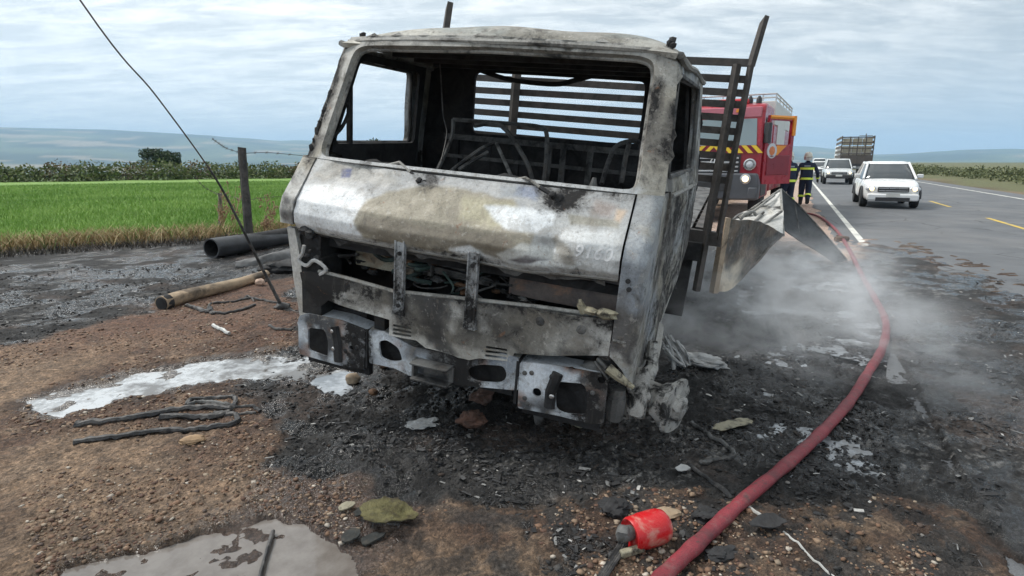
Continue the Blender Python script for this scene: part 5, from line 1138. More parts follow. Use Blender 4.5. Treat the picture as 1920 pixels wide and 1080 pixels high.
def firefighter(loc, yaw, label, stride=.16, arms=((.34, .05), (.34, -.02)), lean=.03, head_turn=0.0):
    """local axes: +Y the way the person faces"""
    p = empty('person', loc, yaw); tag(p, label, 'person')
    L, Rr_ = stride, -stride * .8
    J = dict(pelvis=((0, 0, .95), (.205, .155)), waist=((0, .0, 1.12), (.215, .16)), chest=((0, lean, 1.36), (.235, .17)), neck=((0, lean * 1.5, 1.55), .075), head0=((0, lean * 1.8, 1.63), .07),
             hipl=((-.11, 0, .90), .14), kneel=((-.11, L * .75, .52), .108), ankl=((-.11, L * .55, .12), .075),
             hipr=((.11, 0, .90), .14), kneer=((.11, Rr_ * .25 + .04, .53), .108), ankr=((.11, Rr_ * 1.6, .17), .075),
             shl=((-.22, lean, 1.47), .085), ell=((-arms[0][0], arms[0][1] - .04, 1.19), .068), wrl=((-arms[0][0] - .02, arms[0][1] + .07, .95), .052),
             shr=((.22, lean, 1.47), .085), elr=((arms[1][0], arms[1][1] - .04, 1.19), .068), wrr=((arms[1][0] + .02, arms[1][1] + .08, .95), .052))
    B = [('pelvis', 'waist'), ('waist', 'chest'), ('chest', 'neck'), ('neck', 'head0'), ('pelvis', 'hipl'), ('hipl', 'kneel'), ('kneel', 'ankl'), ('pelvis', 'hipr'), ('hipr', 'kneer'), ('kneer', 'ankr'), ('chest', 'shl'), ('shl', 'ell'), ('ell', 'wrl'), ('chest', 'shr'), ('shr', 'elr'), ('elr', 'wrr')]
    body = skin_mesh('body', J, B, M['navy'], p)
    hz_ = 1.74; hy = lean * 2
    hd = empty('head', (0, hy, 0), head_turn, p)
    mb = MB(); mb.blob((0, .01, hz_ - .01), .105, 1, .03, 3, (.78, .92, 1.15)); mb.box((0, .115, hz_ - .01), (.03, .04, .05), top=(.5, .4)); fc = obj('face', mb, M['skin'], hd)
    for s in (-1, 1):
        mb = MB(); mb.blob((s * .035, .098, hz_ + .02), .014, 1, 0, 1); obj('eye', mb, M['black_plastic'], fc); mb = MB(); mb.blob((s * .083, .0, hz_ - .01), .03, 2, .1, 1, (.4, .7, 1)); obj('ear', mb, M['skin'], fc)
    mb = MB(); mb.box((0, .1, hz_ - .065), (.045, .012, .012)); obj('mouth', mb, M['lamp_red'], fc)
    mb = MB(); mb.lathe([(.16, -.02), (.165, 0), (.135, .012), (.135, .05), (.118, .11), (.075, .15), (0, .165)], (0, 0, hz_ + .03), (0, 0, 1), 24); hm_ = obj('helmet', mb, M['helmet'], hd, smooth=50)
    mb = MB(); mb.box((0, .0, hz_ + .17), (.025, .24, .05)); obj('helmet_crest', mb, M['helmet'], hm_, bevel=.01)
    mb = MB(); mb.tube([(-.12, .03, hz_ - .02), (-.1, -.09, hz_ - .05), (0, -.125, hz_ - .06), (.1, -.09, hz_ - .05), (.12, .03, hz_ - .02)], [.02] * 5, 6, ry=3.4); obj('neck_flap', mb, M['offwhite'], hm_)
    ring(body, 'tape', (0, lean * .8, 1.34), .25, .185, .075, M['lime']); ring(body, 'tape', (0, .0, .98), .228, .178, .075, M['lime'])
    mb = MB(); mb.box((0, -.165 + lean, 1.43), (.2, .012, .045)); obj('back_patch', mb, M['tape_grey'], body)
    for s, kn, an in ((-1, 'kneel', 'ankl'), (1, 'kneer', 'ankr')):
        a, b = Vector(J[kn][0]), Vector(J[an][0]); c = a.lerp(b, .45); q = (b - a).to_track_quat('-Z', 'Y').to_euler(); ring(body, 'tape', c, .108, .108, .07, M['lime'], q)
        fw = Vector((0, 1, 0)); mb = MB(); an_ = b; ft = .045 if an_.z < .15 else an_.z - .06
        mb.tube([an_ + Vector((0, -.06, -.05)), an_ + Vector((0, .05, -.07)), an_ + Vector((0, .17, -.085))], [.062, .06, .04], 10, ry=.75); mb.tube([an_ + Vector((0, -.01, .08)), an_ + Vector((0, -.02, -.06))], [.075, .065], 10); obj('boot', mb, M['boots'], p)
    for s, e, w in ((-1, 'ell', 'wrl'), (1, 'elr', 'wrr')):
        a, b = Vector(J[e][0]), Vector(J[w][0]); q = (b - a).to_track_quat('-Z', 'Y').to_euler(); ring(body, 'tape', a.lerp(b, .72), .066, .066, .045, M['tape_grey'] if s < 0 else M['lime'], q)
        dv = (b - a).normalized(); sd = Vector((0, 1, 0)) - dv * dv.y; sd.normalize(); sw = dv.cross(sd); mb = MB()
        mb.tube([b, b + dv * .05, b + dv * .095], [.036, .044, .04], 8, ry=.6)
        for k, (o_, ln) in enumerate(((-.03, .065), (-.01, .08), (.01, .075), (.03, .06))): q0 = b + dv * .085 + sd * o_; mb.tube([q0, q0 + dv * ln * .55 + sw * .008 * s, q0 + dv * ln * .95 + sw * .03 * s], [.011, .01, .008], 6)
        q0 = b + dv * .03 + sd * .035; mb.tube([q0, q0 + dv * .04 + sd * .028, q0 + dv * .075 + sd * .03], [.013, .011, .009], 6); obj('glove', mb, M['black_plastic'], p)
    return p
f1 = G(1506, 385); firefighter((f1[0], f1[1], 0), -ROAD_YAW, 'firefighter in navy turnout gear and white helmet walking up the road verge', .2, ((.33, .02), (.36, .02)), .03, .3)
f2 = D(1474, 380, 19.2); firefighter((f2[0], f2[1], 0), -ROAD_YAW + .5, 'firefighter in navy gear mostly hidden behind the open red door', .12, ((.3, .2), (.32, .15)), .05)

# ---------------------------------------------------------------- traffic
def vehicle(name, loc, yaw, label, cat, kind='sedan', paint=None, group='cars queuing on the road', lit=True):
    """front looks to -Y; built from cross sections along the length"""
    r = empty(name, loc, -yaw); tag(r, label, cat, group); paint = paint or M['white_paint']
    if kind == 'pickup': Lh, W, hood, belt, roof, cab0, cab1, wr = 5.3, .93, 1.08, 1.12, 1.78, 1.55, 3.45, .38
    elif kind == 'van': Lh, W, hood, belt, roof, cab0, cab1, wr = 4.9, .93, 1.15, 1.25, 2.0, .75, 4.8, .34
    else: Lh, W, hood, belt, roof, cab0, cab1, wr = 4.4, .87, .95, 1.02, 1.58, 1.2, 4.1, .33
    bot = .38 if kind == 'pickup' else .22
    st = [(0, .72, bot + .12, hood - .28), (.12, .86, bot + .02, hood - .12), (.45, .97, bot, hood - .06), (cab0 - .15, 1, bot, hood + .02), (cab0 + .6, 1, bot, belt), (Lh * .62, 1, bot, belt), (Lh - .5, .99, bot, belt + .03), (Lh - .12, .95, bot + .04, belt), (Lh, .88, bot + .14, belt - .12)]
    rows = []
    for y, w, z0, z1 in st:
        w *= W; h = z1 - z0; rows.append([(-w * .9, y, z0), (-w, y, z0 + h * .18), (-w * 1.0, y, z0 + h * .62), (-w * .95, y, z1 - .05), (-w * .82, y, z1), (0, y, z1 + .02), (w * .82, y, z1), (w * .95, y, z1 - .05), (w, y, z0 + h * .62), (w, y, z0 + h * .18), (w * .9, y, z0)])
    mb = MB(); mb.grid(rows); n = len(rows[0]); mb.f += [tuple(range(n)), tuple(range(len(mb.v) - 1, len(mb.v) - n - 1, -1))]
    for i in range(len(rows) - 1): mb.f.append((i * n + n - 1, i * n, (i + 1) * n, (i + 1) * n + n - 1))
    body = obj('body', mb, paint, r, smooth=50, bevel=0); sb_ = body.modifiers.new('sub', 'SUBSURF'); sb_.levels = 2; sb_.render_levels = 2
    tw = W * .74; bw = W * .93; zt = roof
    sl = .35 if kind == 'van' else .85; rb = .15 if kind in ('pickup', 'van') else .75; ym = (cab0 + cab1) / 2
    def house(gx, dz, lo):                                           # cabin sections: base, shoulder, top
        rows = []
        for z, t in ((belt - .08, 0.0), (belt + .02, .06), (belt + (zt - belt) * .5, .52), (zt - .09, .88), (zt - .015, 1.0), (zt + .01, 1.12)):
            y0, y1 = cab0 + sl * t ** 1.15, cab1 - rb * t; hw = bw + (tw - bw) * min(1, t ** 1.1) - (.12 if t > 1.1 else 0) + gx
            if t > 1.1: y0 += .12; y1 -= .12
            ring_ = []
            for yy_, ww in ((y0, 0), (y0 + .02, .55), (y0 + .10, .93), (y0 + .3, 1), (ym, 1.0), (y1 - .25, 1), (y1 - .06, .93), (y1, .55), (y1 + .01, 0)): ring_.append((hw * ww, yy_, z + dz))
            rows.append((z, ring_ + [(-x_, y_, z_) for x_, y_, z_ in ring_[-2:0:-1]]))
        mb = MB(); R_ = [r_ for z, r_ in rows if lo <= z]; R_ = [r_ + [r_[0]] for r_ in R_]; mb.grid(R_); mb.f.append(tuple(range((len(R_) - 1) * len(R_[0]), len(R_) * len(R_[0]) - 1))); return mb
    gl = obj('windows', house(0, 0, 0), M['glass'], r, smooth=50)
    obj('roof', house(.012, .012, zt - .1), paint, r, smooth=60)
    for s in (-1, 1):
        for y0, y1, w_ in ((cab0, cab0 + sl, .04), (cab1, cab1 - rb, .06), ((cab0 + cab1) / 2 + .2, (cab0 + cab1) / 2 + .2, .045)):
            mb = MB(); mb.tube([(s * bw, y0, belt - .04), (s * tw, y1, zt - .03)], w_, 6); obj('pillar', mb, paint, gl)
        mb = MB(); mb.box((s * (W + .1), cab0 + .42, belt + .06), (.2, .1, .14)); obj('wing_mirror', mb, paint, r, bevel=.03)
        mb = MB(); mb.blob((s * W * .72, .12, hood - .28), .13, 1, .0, 2, (1.5, .9, .75)); hl = obj('headlight', mb, M['lamp_glass'], r)
        mb = MB(); mb.lathe([(.07, 0), (.05, .02), (0, .03)], (s * W * .72, .015, hood - .28), (0, -1, 0), 12); obj('lamp', mb, M['lamp_on'] if lit else M['lamp_glass'], hl)
        for y in (.85 if kind != 'pickup' else .95, Lh - .95):
            wheel(r, (s * (W - .1), y, wr), wr, .22, 18); mb = MB(); mb.tube([(s * (W + .005), y + cos(a) * (wr + .06), wr + sin(a) * (wr + .06)) for a in np.linspace(0, pi, 12)], .035, 6); obj('wheel_arch', mb, M['black_plastic'], r)
        mb = MB(); mb.box((s * W * .65, -.0, bot + .14), (.22, .05, .1)); obj('fog_lamp_recess', mb, M['black_plastic'], r)
        mb = MB(); mb.box((s * (W + .005), (cab0 + cab1) / 2 - .1, belt - .12), (.02, .16, .03)); obj('door_handle', mb, paint if kind != 'pickup' else M['black_plastic'], r)
    mb = MB(); mb.box((0, .0, hood - .3), (W * 1.05, .06, .17)); grl = obj('grille', mb, M['black_plastic'], r, bevel=.02)
    for k in range(2): mb = MB(); mb.box((0, -.03, hood - .34 + k * .08), (W * .98, .03, .022)); obj('grille_bar', mb, M['chrome'], grl)
    mb = MB(); mb.box((0, .0, bot + .17), (W * 1.75, .16, .24)); bp = obj('bumper', mb, M['black_plastic'] if kind == 'pickup' else paint, r, bevel=.05)
    mb = MB(); mb.box((0, -.075, bot + .1), (W * 1.15, .03, .13)); obj('lower_grille', mb, M['black_plastic'], bp)
    mb = MB(); mb.box((0, -.09, bot + .24), (.4, .02, .12)); obj('licence_plate', mb, M['offwhite'], bp)
    if kind == 'pickup':
        mb = MB(); mb.box((0, 4.35, 1.13), (1.5, 1.6, .06)); obj('load_bed', mb, M['black_plastic'], r)
    return r
def on_road(s, lat): p = road_pt(s, lat); return (p[0], p[1], 0)
pk = G(1571, 346); vehicle('pickup_truck', (pk[0], pk[1], 0), ROAD_YAW, 'pale pickup with lit headlights following in the near lane', 'pickup', 'pickup', M['silver_paint'])
c1 = on_road(10.2, 1.75); vehicle('car', c1, ROAD_YAW, 'white saloon passing closest to the firefighters on the road', 'car', 'sedan')
c2 = D(1536, 331, 66); vehicle('car', (c2[0], c2[1], 0), ROAD_YAW, 'small white hatchback far behind the pickup, beside the firefighter', 'car', 'sedan')
c3 = D(1535, 322, 84); vehicle('van', (c3[0], c3[1], 0), ROAD_YAW, 'white van farthest back in the near lane', 'van', 'van')
# lorry with a stake body going away in the far lane
lc = on_road(57, 4.3); lo = empty('lorry', lc, -ROAD_YAW); lo.scale = (1.15,) * 3; tag(lo, 'lorry with slatted stake body loaded with pale crates in the far lane', 'lorry')
M['lorry_wood'] = plain('lorry_boards', (.1, .085, .075), .8, 0, .2, 4, 0); M['crate'] = plain('pale_crates', (.42, .38, .3), .8, 0, .2, 3, 0)
mb = MB(); mb.box((0, 4, 1.05), (2.4, 8.2, .25)); obj('chassis', mb, M['black_plastic'], lo); mb = MB(); mb.box((0, 9.3, 1.75), (2.4, 2.0, 2.3)); obj('cab', mb, M['white_paint'], lo, bevel=.1)
mb = MB(); mb.box((0, .0, 1.55), (2.5, .08, .75)); obj('tailboard', mb, M['lorry_wood'], lo)
for k in range(5):
    mb = MB(); mb.box((-1.24 + k * .62, -.05, 2.35), (.09, .06, 2.4)); obj('stake', mb, M['lorry_wood'], lo)
for k in range(4): mb = MB(); mb.box((0, -.02, 2.05 + k * .48), (2.54, .05, .1)); obj('tail_rail', mb, M['lorry_wood'], lo)
for s in (-1, 1):
    for k in range(6): mb = MB(); mb.box((s * 1.25, 4.0, 1.4 + k * .42), (.05, 8, .22)); obj('side_board', mb, M['lorry_wood'], lo)
    for y in (1.6, 2.9, 9.2): wheel(lo, (s * 1.05, y, .5), .5, .3)
    mb = MB(); mb.box((s * .95, -.06, .95), (.3, .04, .14)); obj('tail_light', mb, M['lamp_red'], lo)
for i in range(3):
    for j in range(3):
        mb = MB(); mb.box((-.78 + i * .78, .55, 1.75 + j * .68), (.7, .7, .6)); o = obj('crate', mb, M['crate'], None); o.location = lc; o.rotation_euler = (0, 0, -ROAD_YAW); o.scale = (1.15,) * 3
        tag(o, 'pale crate on the slatted lorry, %s tier, %s of its row' % (('bottom', 'middle', 'top')[j], ('leftmost', 'centre one', 'rightmost')[i]), 'crate', 'crates loaded on the lorry')
up = empty('utility_pole', on_road(130, 11.5)); tag(up, 'slim utility pole with one crossarm beyond the loaded lorry', 'pole')
mb = MB(); mb.tube([(0, 0, -.3), (0, 0, 7.2)], [.14, .09], 8); obj('pole_shaft', mb, M['wood_post'], up); mb = MB(); mb.box((0, 0, 6.8), (2.4, .1, .12), (0, 0, -ROAD_YAW)); obj('crossarm', mb, M['wood_post'], up)

# ---------------------------------------------------------------- fence line, wires, trees
def fence_post(loc, top, r, label, cat='fence post', nm='fence_post', wm='wood_post'):
    o = empty(nm, loc); tag(o, label, cat); c = Vector(top) - Vector(loc); pts = [c * t + Vector((random.uniform(-.008, .008), random.uniform(-.008, .008), 0)) for t in np.linspace(-.06, 1, 9)]
    mb = MB(); mb.tube(pts, [r * (1.08 - .12 * t) * random.uniform(.96, 1.04) for t in np.linspace(0, 1, 9)], 9); mb.v = [tuple(Vector(p) + Vector((0, 0, random.uniform(-.012, .012) if i > len(mb.v) - 10 else 0))) for i, p in enumerate(mb.v)]
    obj('shaft', mb, M[wm], o); return o
pb = G(468, 447); pt = D(453, 277, pb[1] + .02); post1 = fence_post(pb, pt, .085, 'charred wooden fence post standing at the field edge beside the pipe', wm='charred_wood')
pb2 = G(414, 433); pt2 = D(413, 362, pb2[1]); fence_post(pb2, pt2, .05, 'short rotten fence stump among dry weeds', 'fence post')
def strand(name, pts, r, mat, label, cat, k=8, barbs=True):
    P = spline(pts, k); mb = MB(); mb.tube(P, r, 5)
    if barbs:
        for i in range(2, len(P) - 1, 3):
            for d in ((.03, 0, .025), (-.02, .02, .03)): mb.tube([P[i] - Vector(d), P[i] + Vector(d)], r * .7, 4)
    return tag(obj(name, mb, mat), label, cat)
strand('fence_wire', [pt + np.array((0, -.09, -.12)), D(500, 286, 12.6), D(560, 291, 13.4), D(640, 296, 15)], .006, M['wire'], 'barbed wire strung behind the truck from the charred post', 'wire')
strand('fence_wire', [pt + np.array((0, -.09, -.1)), D(425, 278, 12.0), D(412, 270, 11.9), D(398, 260, 11.8)], .006, M['wire'], 'snapped barbed wire end curling up off the charred post', 'wire')
strand('fence_wire', [D(366, 332, 13.0), D(382, 350, 13.3), D(400, 360, 13.7), pt2 + np.array((0, -.06, -.05))], .005, M['wire'], 'slack wire sagging to the short rotten stump', 'wire')
strand('fence_wire', [pt2 + np.array((0, -.06, -.03)), D(440, 370, 13), pb * .4 + np.array(D(462, 371, 12.1)) * .6 - np.array((0, .1, -.3)), D(500, 370, 12.9), D(545, 368, 13.6)], .004, M['wire'], 'low thin wire crossing in front of the green field', 'wire')
# stay wire with charred sleeve, its pole outside the picture
a0 = Vector(G(532, 580)) + Vector((0, 0, -.02)); pth = [a0, Vector(D(500, 520, 6.15)), Vector(D(450, 420, 6.0)), Vector(D(400, 328, 5.85)), Vector(D(293, 180, 5.5)), Vector(D(150, 0, 5.0))]
end = Vector((-5.2, 3.0, 8.2)); pth.append(pth[-1].lerp(end, .5) - Vector((0, 0, .1))); pth.append(end)
sw = empty('stay_wire', a0); tag(sw, 'slanting stay wire with a charred black lower sleeve', 'wire')
P = spline([p - a0 for p in pth], 8); mb = MB(); mb.tube(P, .0075, 6); obj('strand', mb, M['wire'], sw)
mb = MB(); mb.tube(P[:26], [.021 * (1 - .55 * i / 26) for i in range(26)], 7); obj('sleeve', mb, M['cable'], sw)
mb = MB(); mb.blob((0, 0, .05), .06, 3, .6, 2, (1.6, .8, .8)); mb.tube([(-.02, 0, .04), (.15, -.05, -.01), (.3, -.1, .0)], [.03, .025, .01], 7); obj('anchor', mb, M['cable'], sw)
po = empty('utility_pole', (-5.2, 3.0, 0)); tag(po, 'wooden pole that holds the top of the slanting stay wire', 'pole'); mb = MB(); mb.tube([(0, 0, -.1), (0, 0, 8.6)], [.14, .1], 10); obj('pole_shaft', mb, M['wood_post'], po)

def tree(loc, h, w, label, n, seed, lo, hi, leaf):
    o = empty('tree', loc); tag(o, label, 'tree'); mb = MB(); mb.tube([(0, 0, -.2), (.05, 0, h * .35), (0, .05, h * .75)], [h * .035, h * .025, h * .01], 8)
    for k in range(6): a = k * 1.1; mb.tube([(.03, 0, h * (.3 + .05 * k)), (cos(a) * w * .4, sin(a) * w * .4, h * (.5 + .05 * k))], [h * .012, h * .004], 6)
    obj('trunk', mb, M['wood_post'], o); VV = []; FF = []; KK = []; c = 0; r = np.random.default_rng(seed)
    for k in range(9):
        p = (r.uniform(-.55, .55) * w, r.uniform(-.5, .5) * w, h * r.uniform(.45, .85)); V, F, K = leaf_mass(p, (w * .42, w * .42, h * .2), n // 9, leaf, lo, hi, seed + k, .3); VV.append(V); FF.append(F + c); KK.append(K); c += len(V)
    mesh_np('crown', np.concatenate(VV), np.concatenate(FF), M['blade'], o, False, np.concatenate(KK))
    return o
for u, v, Y_, h, w, lb, sd in ((302, 318, 64, 2.9, 2.0, 'dark rounded tree above the hedge, at the outer end of the pair', 31), (318, 318, 66, 2.7, 1.4, 'smaller dark tree of the pair, nearest the slanting stay wire', 32), (703, 312, 60, 3.9, 2.1, 'lone tree seen through the open cab window', 33)):
    p = D(u, v, Y_); tree((p[0], p[1], 0), h, w, lb, 2600, sd, (.015, .03, .012), (.05, .085, .025), .13)
def weed(uv, h, label, seed, n=7):
    p = G(*uv); o = empty('dry_weed', p); tag(o, label, 'weed'); r = random.Random(seed); mb = MB(); m2 = MB()
    for k in range(n):
        a = r.uniform(0, 6.3); l = r.uniform(.06, .32) * h; hh = h * r.uniform(.55, 1); pts = [(0, 0, 0), (cos(a) * l * .3, sin(a) * l * .3, hh * .5), (cos(a) * l, sin(a) * l, hh)]; mb.tube(spline(pts, 3), .005, 4)
        for j in range(9):
            t = r.uniform(.35, 1); q = Vector(pts[1]).lerp(Vector(pts[2]), max(0, t * 2 - 1)) if t > .5 else Vector(pts[0]).lerp(Vector(pts[1]), t * 2); m2.blob(q + Vector((r.uniform(-.05, .05), r.uniform(-.05, .05), r.uniform(-.03, .03))), r.uniform(.01, .022), j, .6, 1, (1, 1, 1.6))
    obj('stalk', mb, M['straw'], o); tag(obj('seed_head', m2, M['straw_dark'], o), kind='stuff')
M['straw'] = plain('dry_straw', (.4, .31, .17), .9, 0, .25, 20, 0); M['straw_dark'] = plain('dry_seed_heads', (.3, .19, .12), .9, 0, .3, 20, 0)
weed((418, 436), .95, 'tall straw-coloured weed growing round the rotten stump', 1, 10); weed((440, 438), 1.3, 'tallest reddish dry weed just beside the charred fence post', 2, 8); weed((512, 436), .95, 'dry weed between the charred fence post and the cab', 3); weed((500, 440), .5, 'low tuft of dry weed over the end of the pipe', 4, 9)

# ---------------------------------------------------------------- things lying about
pa, pb_ = G(398, 484), G(560, 452); ax = Vector(pb_ - pa); c0 = Vector(pa) + Vector((0, 0, .165)); pe = empty('large_pipe', pa); tag(pe, 'big scorched black pipe lying at the field edge beside the truck', 'pipe')
ad = ax.normalized(); mb = MB(); mb.lathe([(.145, .0), (.168, 0), (.17, .02), (.168, 2.9), (.145, 2.9)], (0, 0, .165), ad, 28); mb.v = [tuple(Vector(p) * 1.0 + Vector((0, 0, -.035 * max(0, (Vector(p).dot(ad)) - .6) * (1 if p[2] > .16 else .1)))) for p in mb.v]; mb.f = [f for f in mb.f if len(f) == 4]; obj('pipe_wall', mb, M['pipe'], pe, smooth=50)
mb = MB(); mb.lathe([(.146, 0.0), (.146, .6), (.146, 2.85)], (0, 0, .165), ad, 28); mb.f = [f for f in mb.f if len(f) == 4]; obj('bore', mb, M['soot'], pe, smooth=50)
mb = MB(); q0, q1 = G(445, 500), G(570, 478); a_ = Vector(q1 - q0); rows = []
for t in np.linspace(0, 1, 22):
    c = a_ * t; wdt = .16 + .03 * sin(t * 9); rows.append([tuple(c + Vector((-.25, .9, 0)).normalized() * (wdt * cos(b)) + Vector((0, 0, max(0.0, .14 * sin(b) * (.55 + .6 * t) + .03 * (vn(t * 8, b * 2, seed=4) - .5))))) for b in np.linspace(0, pi, 12)])
mb.grid(np.array(rows)); o = obj('crushed_pipe', mb, M['pipe_grey'], solid=.02); o.location = q0; tag(o, 'ash-grey crushed length of pipe lying in front of the big pipe', 'pipe')
mb = MB(); q0, q1 = G(520, 512), G(575, 500); mb.blob((.05, 0, .08), .2, 4, .5, 3, (2.2, .9, .6)); mb.blob((-.4, -.02, .04), .1, 5, .5, 2, (1.6, .9, .6)); o = obj('charred_heap', mb, M['soot']); o.location = q0 + np.array((.25, .1, 0)); tag(o, 'charred black heap between the crushed pipe and the truck corner', 'debris')
la, lb_ = G(305, 582), G(500, 525); d = Vector(lb_ - la); lg = empty('log', la); tag(lg, 'split pale wooden log lying on brown soil beside the pipes', 'log')
mb = MB(); n = 40; rows = []
for i in range(n + 1):
    t = i / n; c = d * t + Vector((0, 0, .075 + .01 * sin(t * 7))); r_ = .088 * (1 - .28 * t); side_ = Vector((-d.y, d.x, 0)).normalized()
    rows.append([tuple(c + side_ * cos(2 * pi * k / 22) * r_ * (1 + .22 * (float(vn(k * .9, t * 5, seed=61)) - .5)) + Vector((0, 0, 1)) * sin(2 * pi * k / 22) * r_ * .92 * (1 + .22 * (float(vn(k * .9, t * 5, seed=62)) - .5))) for k in range(22)] )
for r in rows: r.append(r[0])
mb.grid(np.array(rows)); mb.add([Vector(p) for p in rows[0][:-1]], [tuple(range(21, -1, -1))]); mb.add([Vector(p) for p in rows[-1][:-1]], [tuple(range(22))]); obj('timber', mb, M['wood_log'], lg, smooth=60)
mb = MB(); mb.lathe([(0, 0), (.07, 0), (.085, .03), (.09, .1)], Vector((0, 0, .075)) - d.normalized() * .012, d.normalized(), 16); obj('charred_end', mb, M['soot'], lg)
def gline(uvs, r, k=7): return spline([G(u, v, z=r * .9) for u, v in uvs], k)
def lying(name, lines, rs, mats, label, cat, k=7, n=7, parts=None, flat=None):
    o = empty(name, G(*lines[0][0])); tag(o, label, cat); og = Vector(o.location)
    for i, ln in enumerate(lines):
        r = rs[i % len(rs)]; P = gline(ln, r, k); mb = MB(); zs_ = ground_z(np.array([p.x for p in P]), np.array([p.y for p in P]))[0]
        mb.tube([p - og + Vector((0, 0, max(-.01, float(z)) * .8)) for p, z in zip(P, zs_)], r, n, ry=flat); V_ = np.array(mb.v); V_ += (fbm(V_[:, 0] * 40 + 9, V_[:, 1] * 40, V_[:, 2] * 40, 3, i) - .5)[:, None] * r * (1.1 if mats[i % len(mats)] is M['cable'] else .2); mb.v = [tuple(p) for p in V_]; obj((parts or ['strand'])[min(i, len(parts or [0]) - 1)], mb, mats[i % len(mats)], o)
    return o
lying('charred_strap', [[(350, 574), (370, 580), (392, 585), (396, 578)], [(400, 570), (440, 566), (470, 560), (500, 566), (528, 571)], [(395, 586), (420, 588), (450, 582), (478, 573)], [(396, 570), (390, 580), (398, 590), (404, 586)], [(440, 566), (455, 562), (465, 556), (478, 566)]], [.022, .014, .016, .013, .01], [M['cable'], M['cable'], M['cable'], M['soot_grey'], M['cable']], 'charred black straps tangled on the ground in front of the log', 'strap')
lying('burnt_cable_loops', [[(140, 800), (230, 788), (293, 778), (340, 770), (395, 766), (430, 770), (440, 762)], [(140, 832), (220, 822), (293, 808), (350, 806), (405, 802), (440, 795), (445, 785), (436, 778), (400, 778)], [(352, 762), (360, 752), (395, 750), (430, 748), (441, 752), (440, 764)], [(352, 764), (380, 757), (410, 760), (438, 765)], [(436, 770), (455, 766), (475, 765), (488, 772)], [(440, 780), (460, 778), (480, 778)], [(300, 785), (350, 782), (395, 783), (432, 774)]], [.02, .018, .016, .014, .011, .01, .02], [M['cable'], M['cable'], M['cable'], M['soot_grey'], M['cable']], 'thick burnt cable loops lying on brown soil by the pale puddle', 'cable')
hs = spline([G(u, v, .042) for u, v in ((1150, 1180), (1205, 1120), (1262, 1062), (1330, 998), (1395, 937), (1478, 868), (1545, 806), (1595, 750), (1628, 698), (1656, 648), (1660, 600), (1638, 555), (1614, 512), (1592, 468), (1572, 436), (1550, 415), (1528, 403), (1498, 398), (1470, 392))], 8)
mb = MB(); mb.tube(hs, [.034 * (1 + .1 * math.sin(i * 1.3) * math.sin(i * .37)) for i in range(len(hs))], 16, ry=.8); tag(obj('fire_hose', mb, M['hose'], smooth=60), 'red fire hose curving across the charred ground towards the road', 'hose')
mb = MB(); q = Vector(G(1578, 448, .05)); mb.tube([q + Vector((-.14, -.02, 0)), q, q + Vector((.14, .02, 0))], [.05, .07, .05], 10); mb.tube([q, q + Vector((-.1, .02, .07))], .02, 6); o = obj('hose_coupling', mb, M['rust']); tag(o, 'brass-brown hose coupling on the far part of the red hose', 'coupling')
# the red plastic canister with burnt leads
a1, a2 = Vector(G(1180, 1004, .07)), Vector(G(1246, 984, .07)); dc = (a2 - a1); cn = empty('red_canister', (a1.x, a1.y, 0)); tag(cn, 'red plastic canister with burnt leads lying by the hose', 'canister'); dn = dc.normalized(); c0 = Vector((0, 0, .072)); Ln = dc.length * 1.05
mb = MB(); mb.lathe([(0, .012), (.05, .01), (.064, 0), (.071, .012), (.072, Ln * .3), (.0745, Ln * .33), (.0745, Ln * .7), (.073, Ln * .8), (.066, Ln * .91), (.05, Ln * .98), (.025, Ln + .004), (0, Ln + .006)], c0, dn, 32); obj('canister_body', mb, M['red_plastic'], cn, smooth=40)
sd = dn.cross(Vector((0, 0, 1))); mb = MB(); mb.lathe([(.03, -.045), (.034, -.03), (.03, .012)], c0 + Vector((0, 0, .012)), dn, 12); mb.blob(c0 - dn * .03 + Vector((0, 0, .02)), .035, 4, .6, 2); obj('cap', mb, M['soot_grey'], cn)
mb = MB(); mb.box(c0 + sd * .05 - dn * .02 + Vector((0, 0, -.035)), (.03, .11, .028), (0, 0, math.atan2(dn.y, dn.x) - pi / 2)); obj('pale_tab', mb, M['yellowed'], cn, bevel=.006)
for k in range(4):
    o_ = Vector((a1.x, a1.y, 0)); P = [c0 - dn * .03 + Vector((0, 0, .015))] + [Vector(G(u + k * 5 - 8, v, .012 + .006 * k)) - o_ for u, v in ((1168, 1022), (1150, 1050), (1128, 1085))]; mb = MB(); mb.tube(spline(P, 6), .0075, 6); obj('lead', mb, M['cable'], cn)
# bits on the ground
def chunk(name, uv, size, mat, label, cat, sq=(1, 1, .6), rz=0, seed=0, rough=.45, sink=.3, sub=3, group=None):
    p = G(*uv); z = max(-.01, float(ground_z(np.array([p[0]]), np.array([p[1]]))[0][0])); mb = MB(); mb.blob((0, 0, size * sq[2] * (1 - sink)), size, seed, rough, sub, sq); o = obj(name, mb, mat, smooth=25); o.location = (p[0], p[1], z); o.rotation_euler = (0, 0, rz); return tag(o, label, cat, group)
def leafy(name, uvs, mat, label, cat, lift=.03, seed=0, solid=.004):
    P = [G(u, v) for u, v in uvs]; c = np.mean(P, 0); sm_ = spline([Vector((p[0] - c[0], p[1] - c[1], 0)) for p in list(P) + [P[0]]], 4)[:-1]; rd = random.Random(seed); poly = [(p.x * q_, p.y * q_) for p, q_ in ((p, rd.uniform(.9, 1.08)) for p in sm_)]
    z0 = float(np.max(ground_z(np.array([p[0] for p in P]), np.array([p[1] for p in P]))[0]))
    mb = plate(poly, [], .02, lambda a, b: (a, b, lift * (.4 + float(vn(a * 9 + 5, b * 9 + 5, seed=seed))) + .01 * float(vn(a * 30 + 5, b * 30, seed=seed + 1))))
    o = obj(name, mb, mat, smooth=60, solid=solid); o.location = (c[0], c[1], max(0, z0)); return tag(o, label, cat)
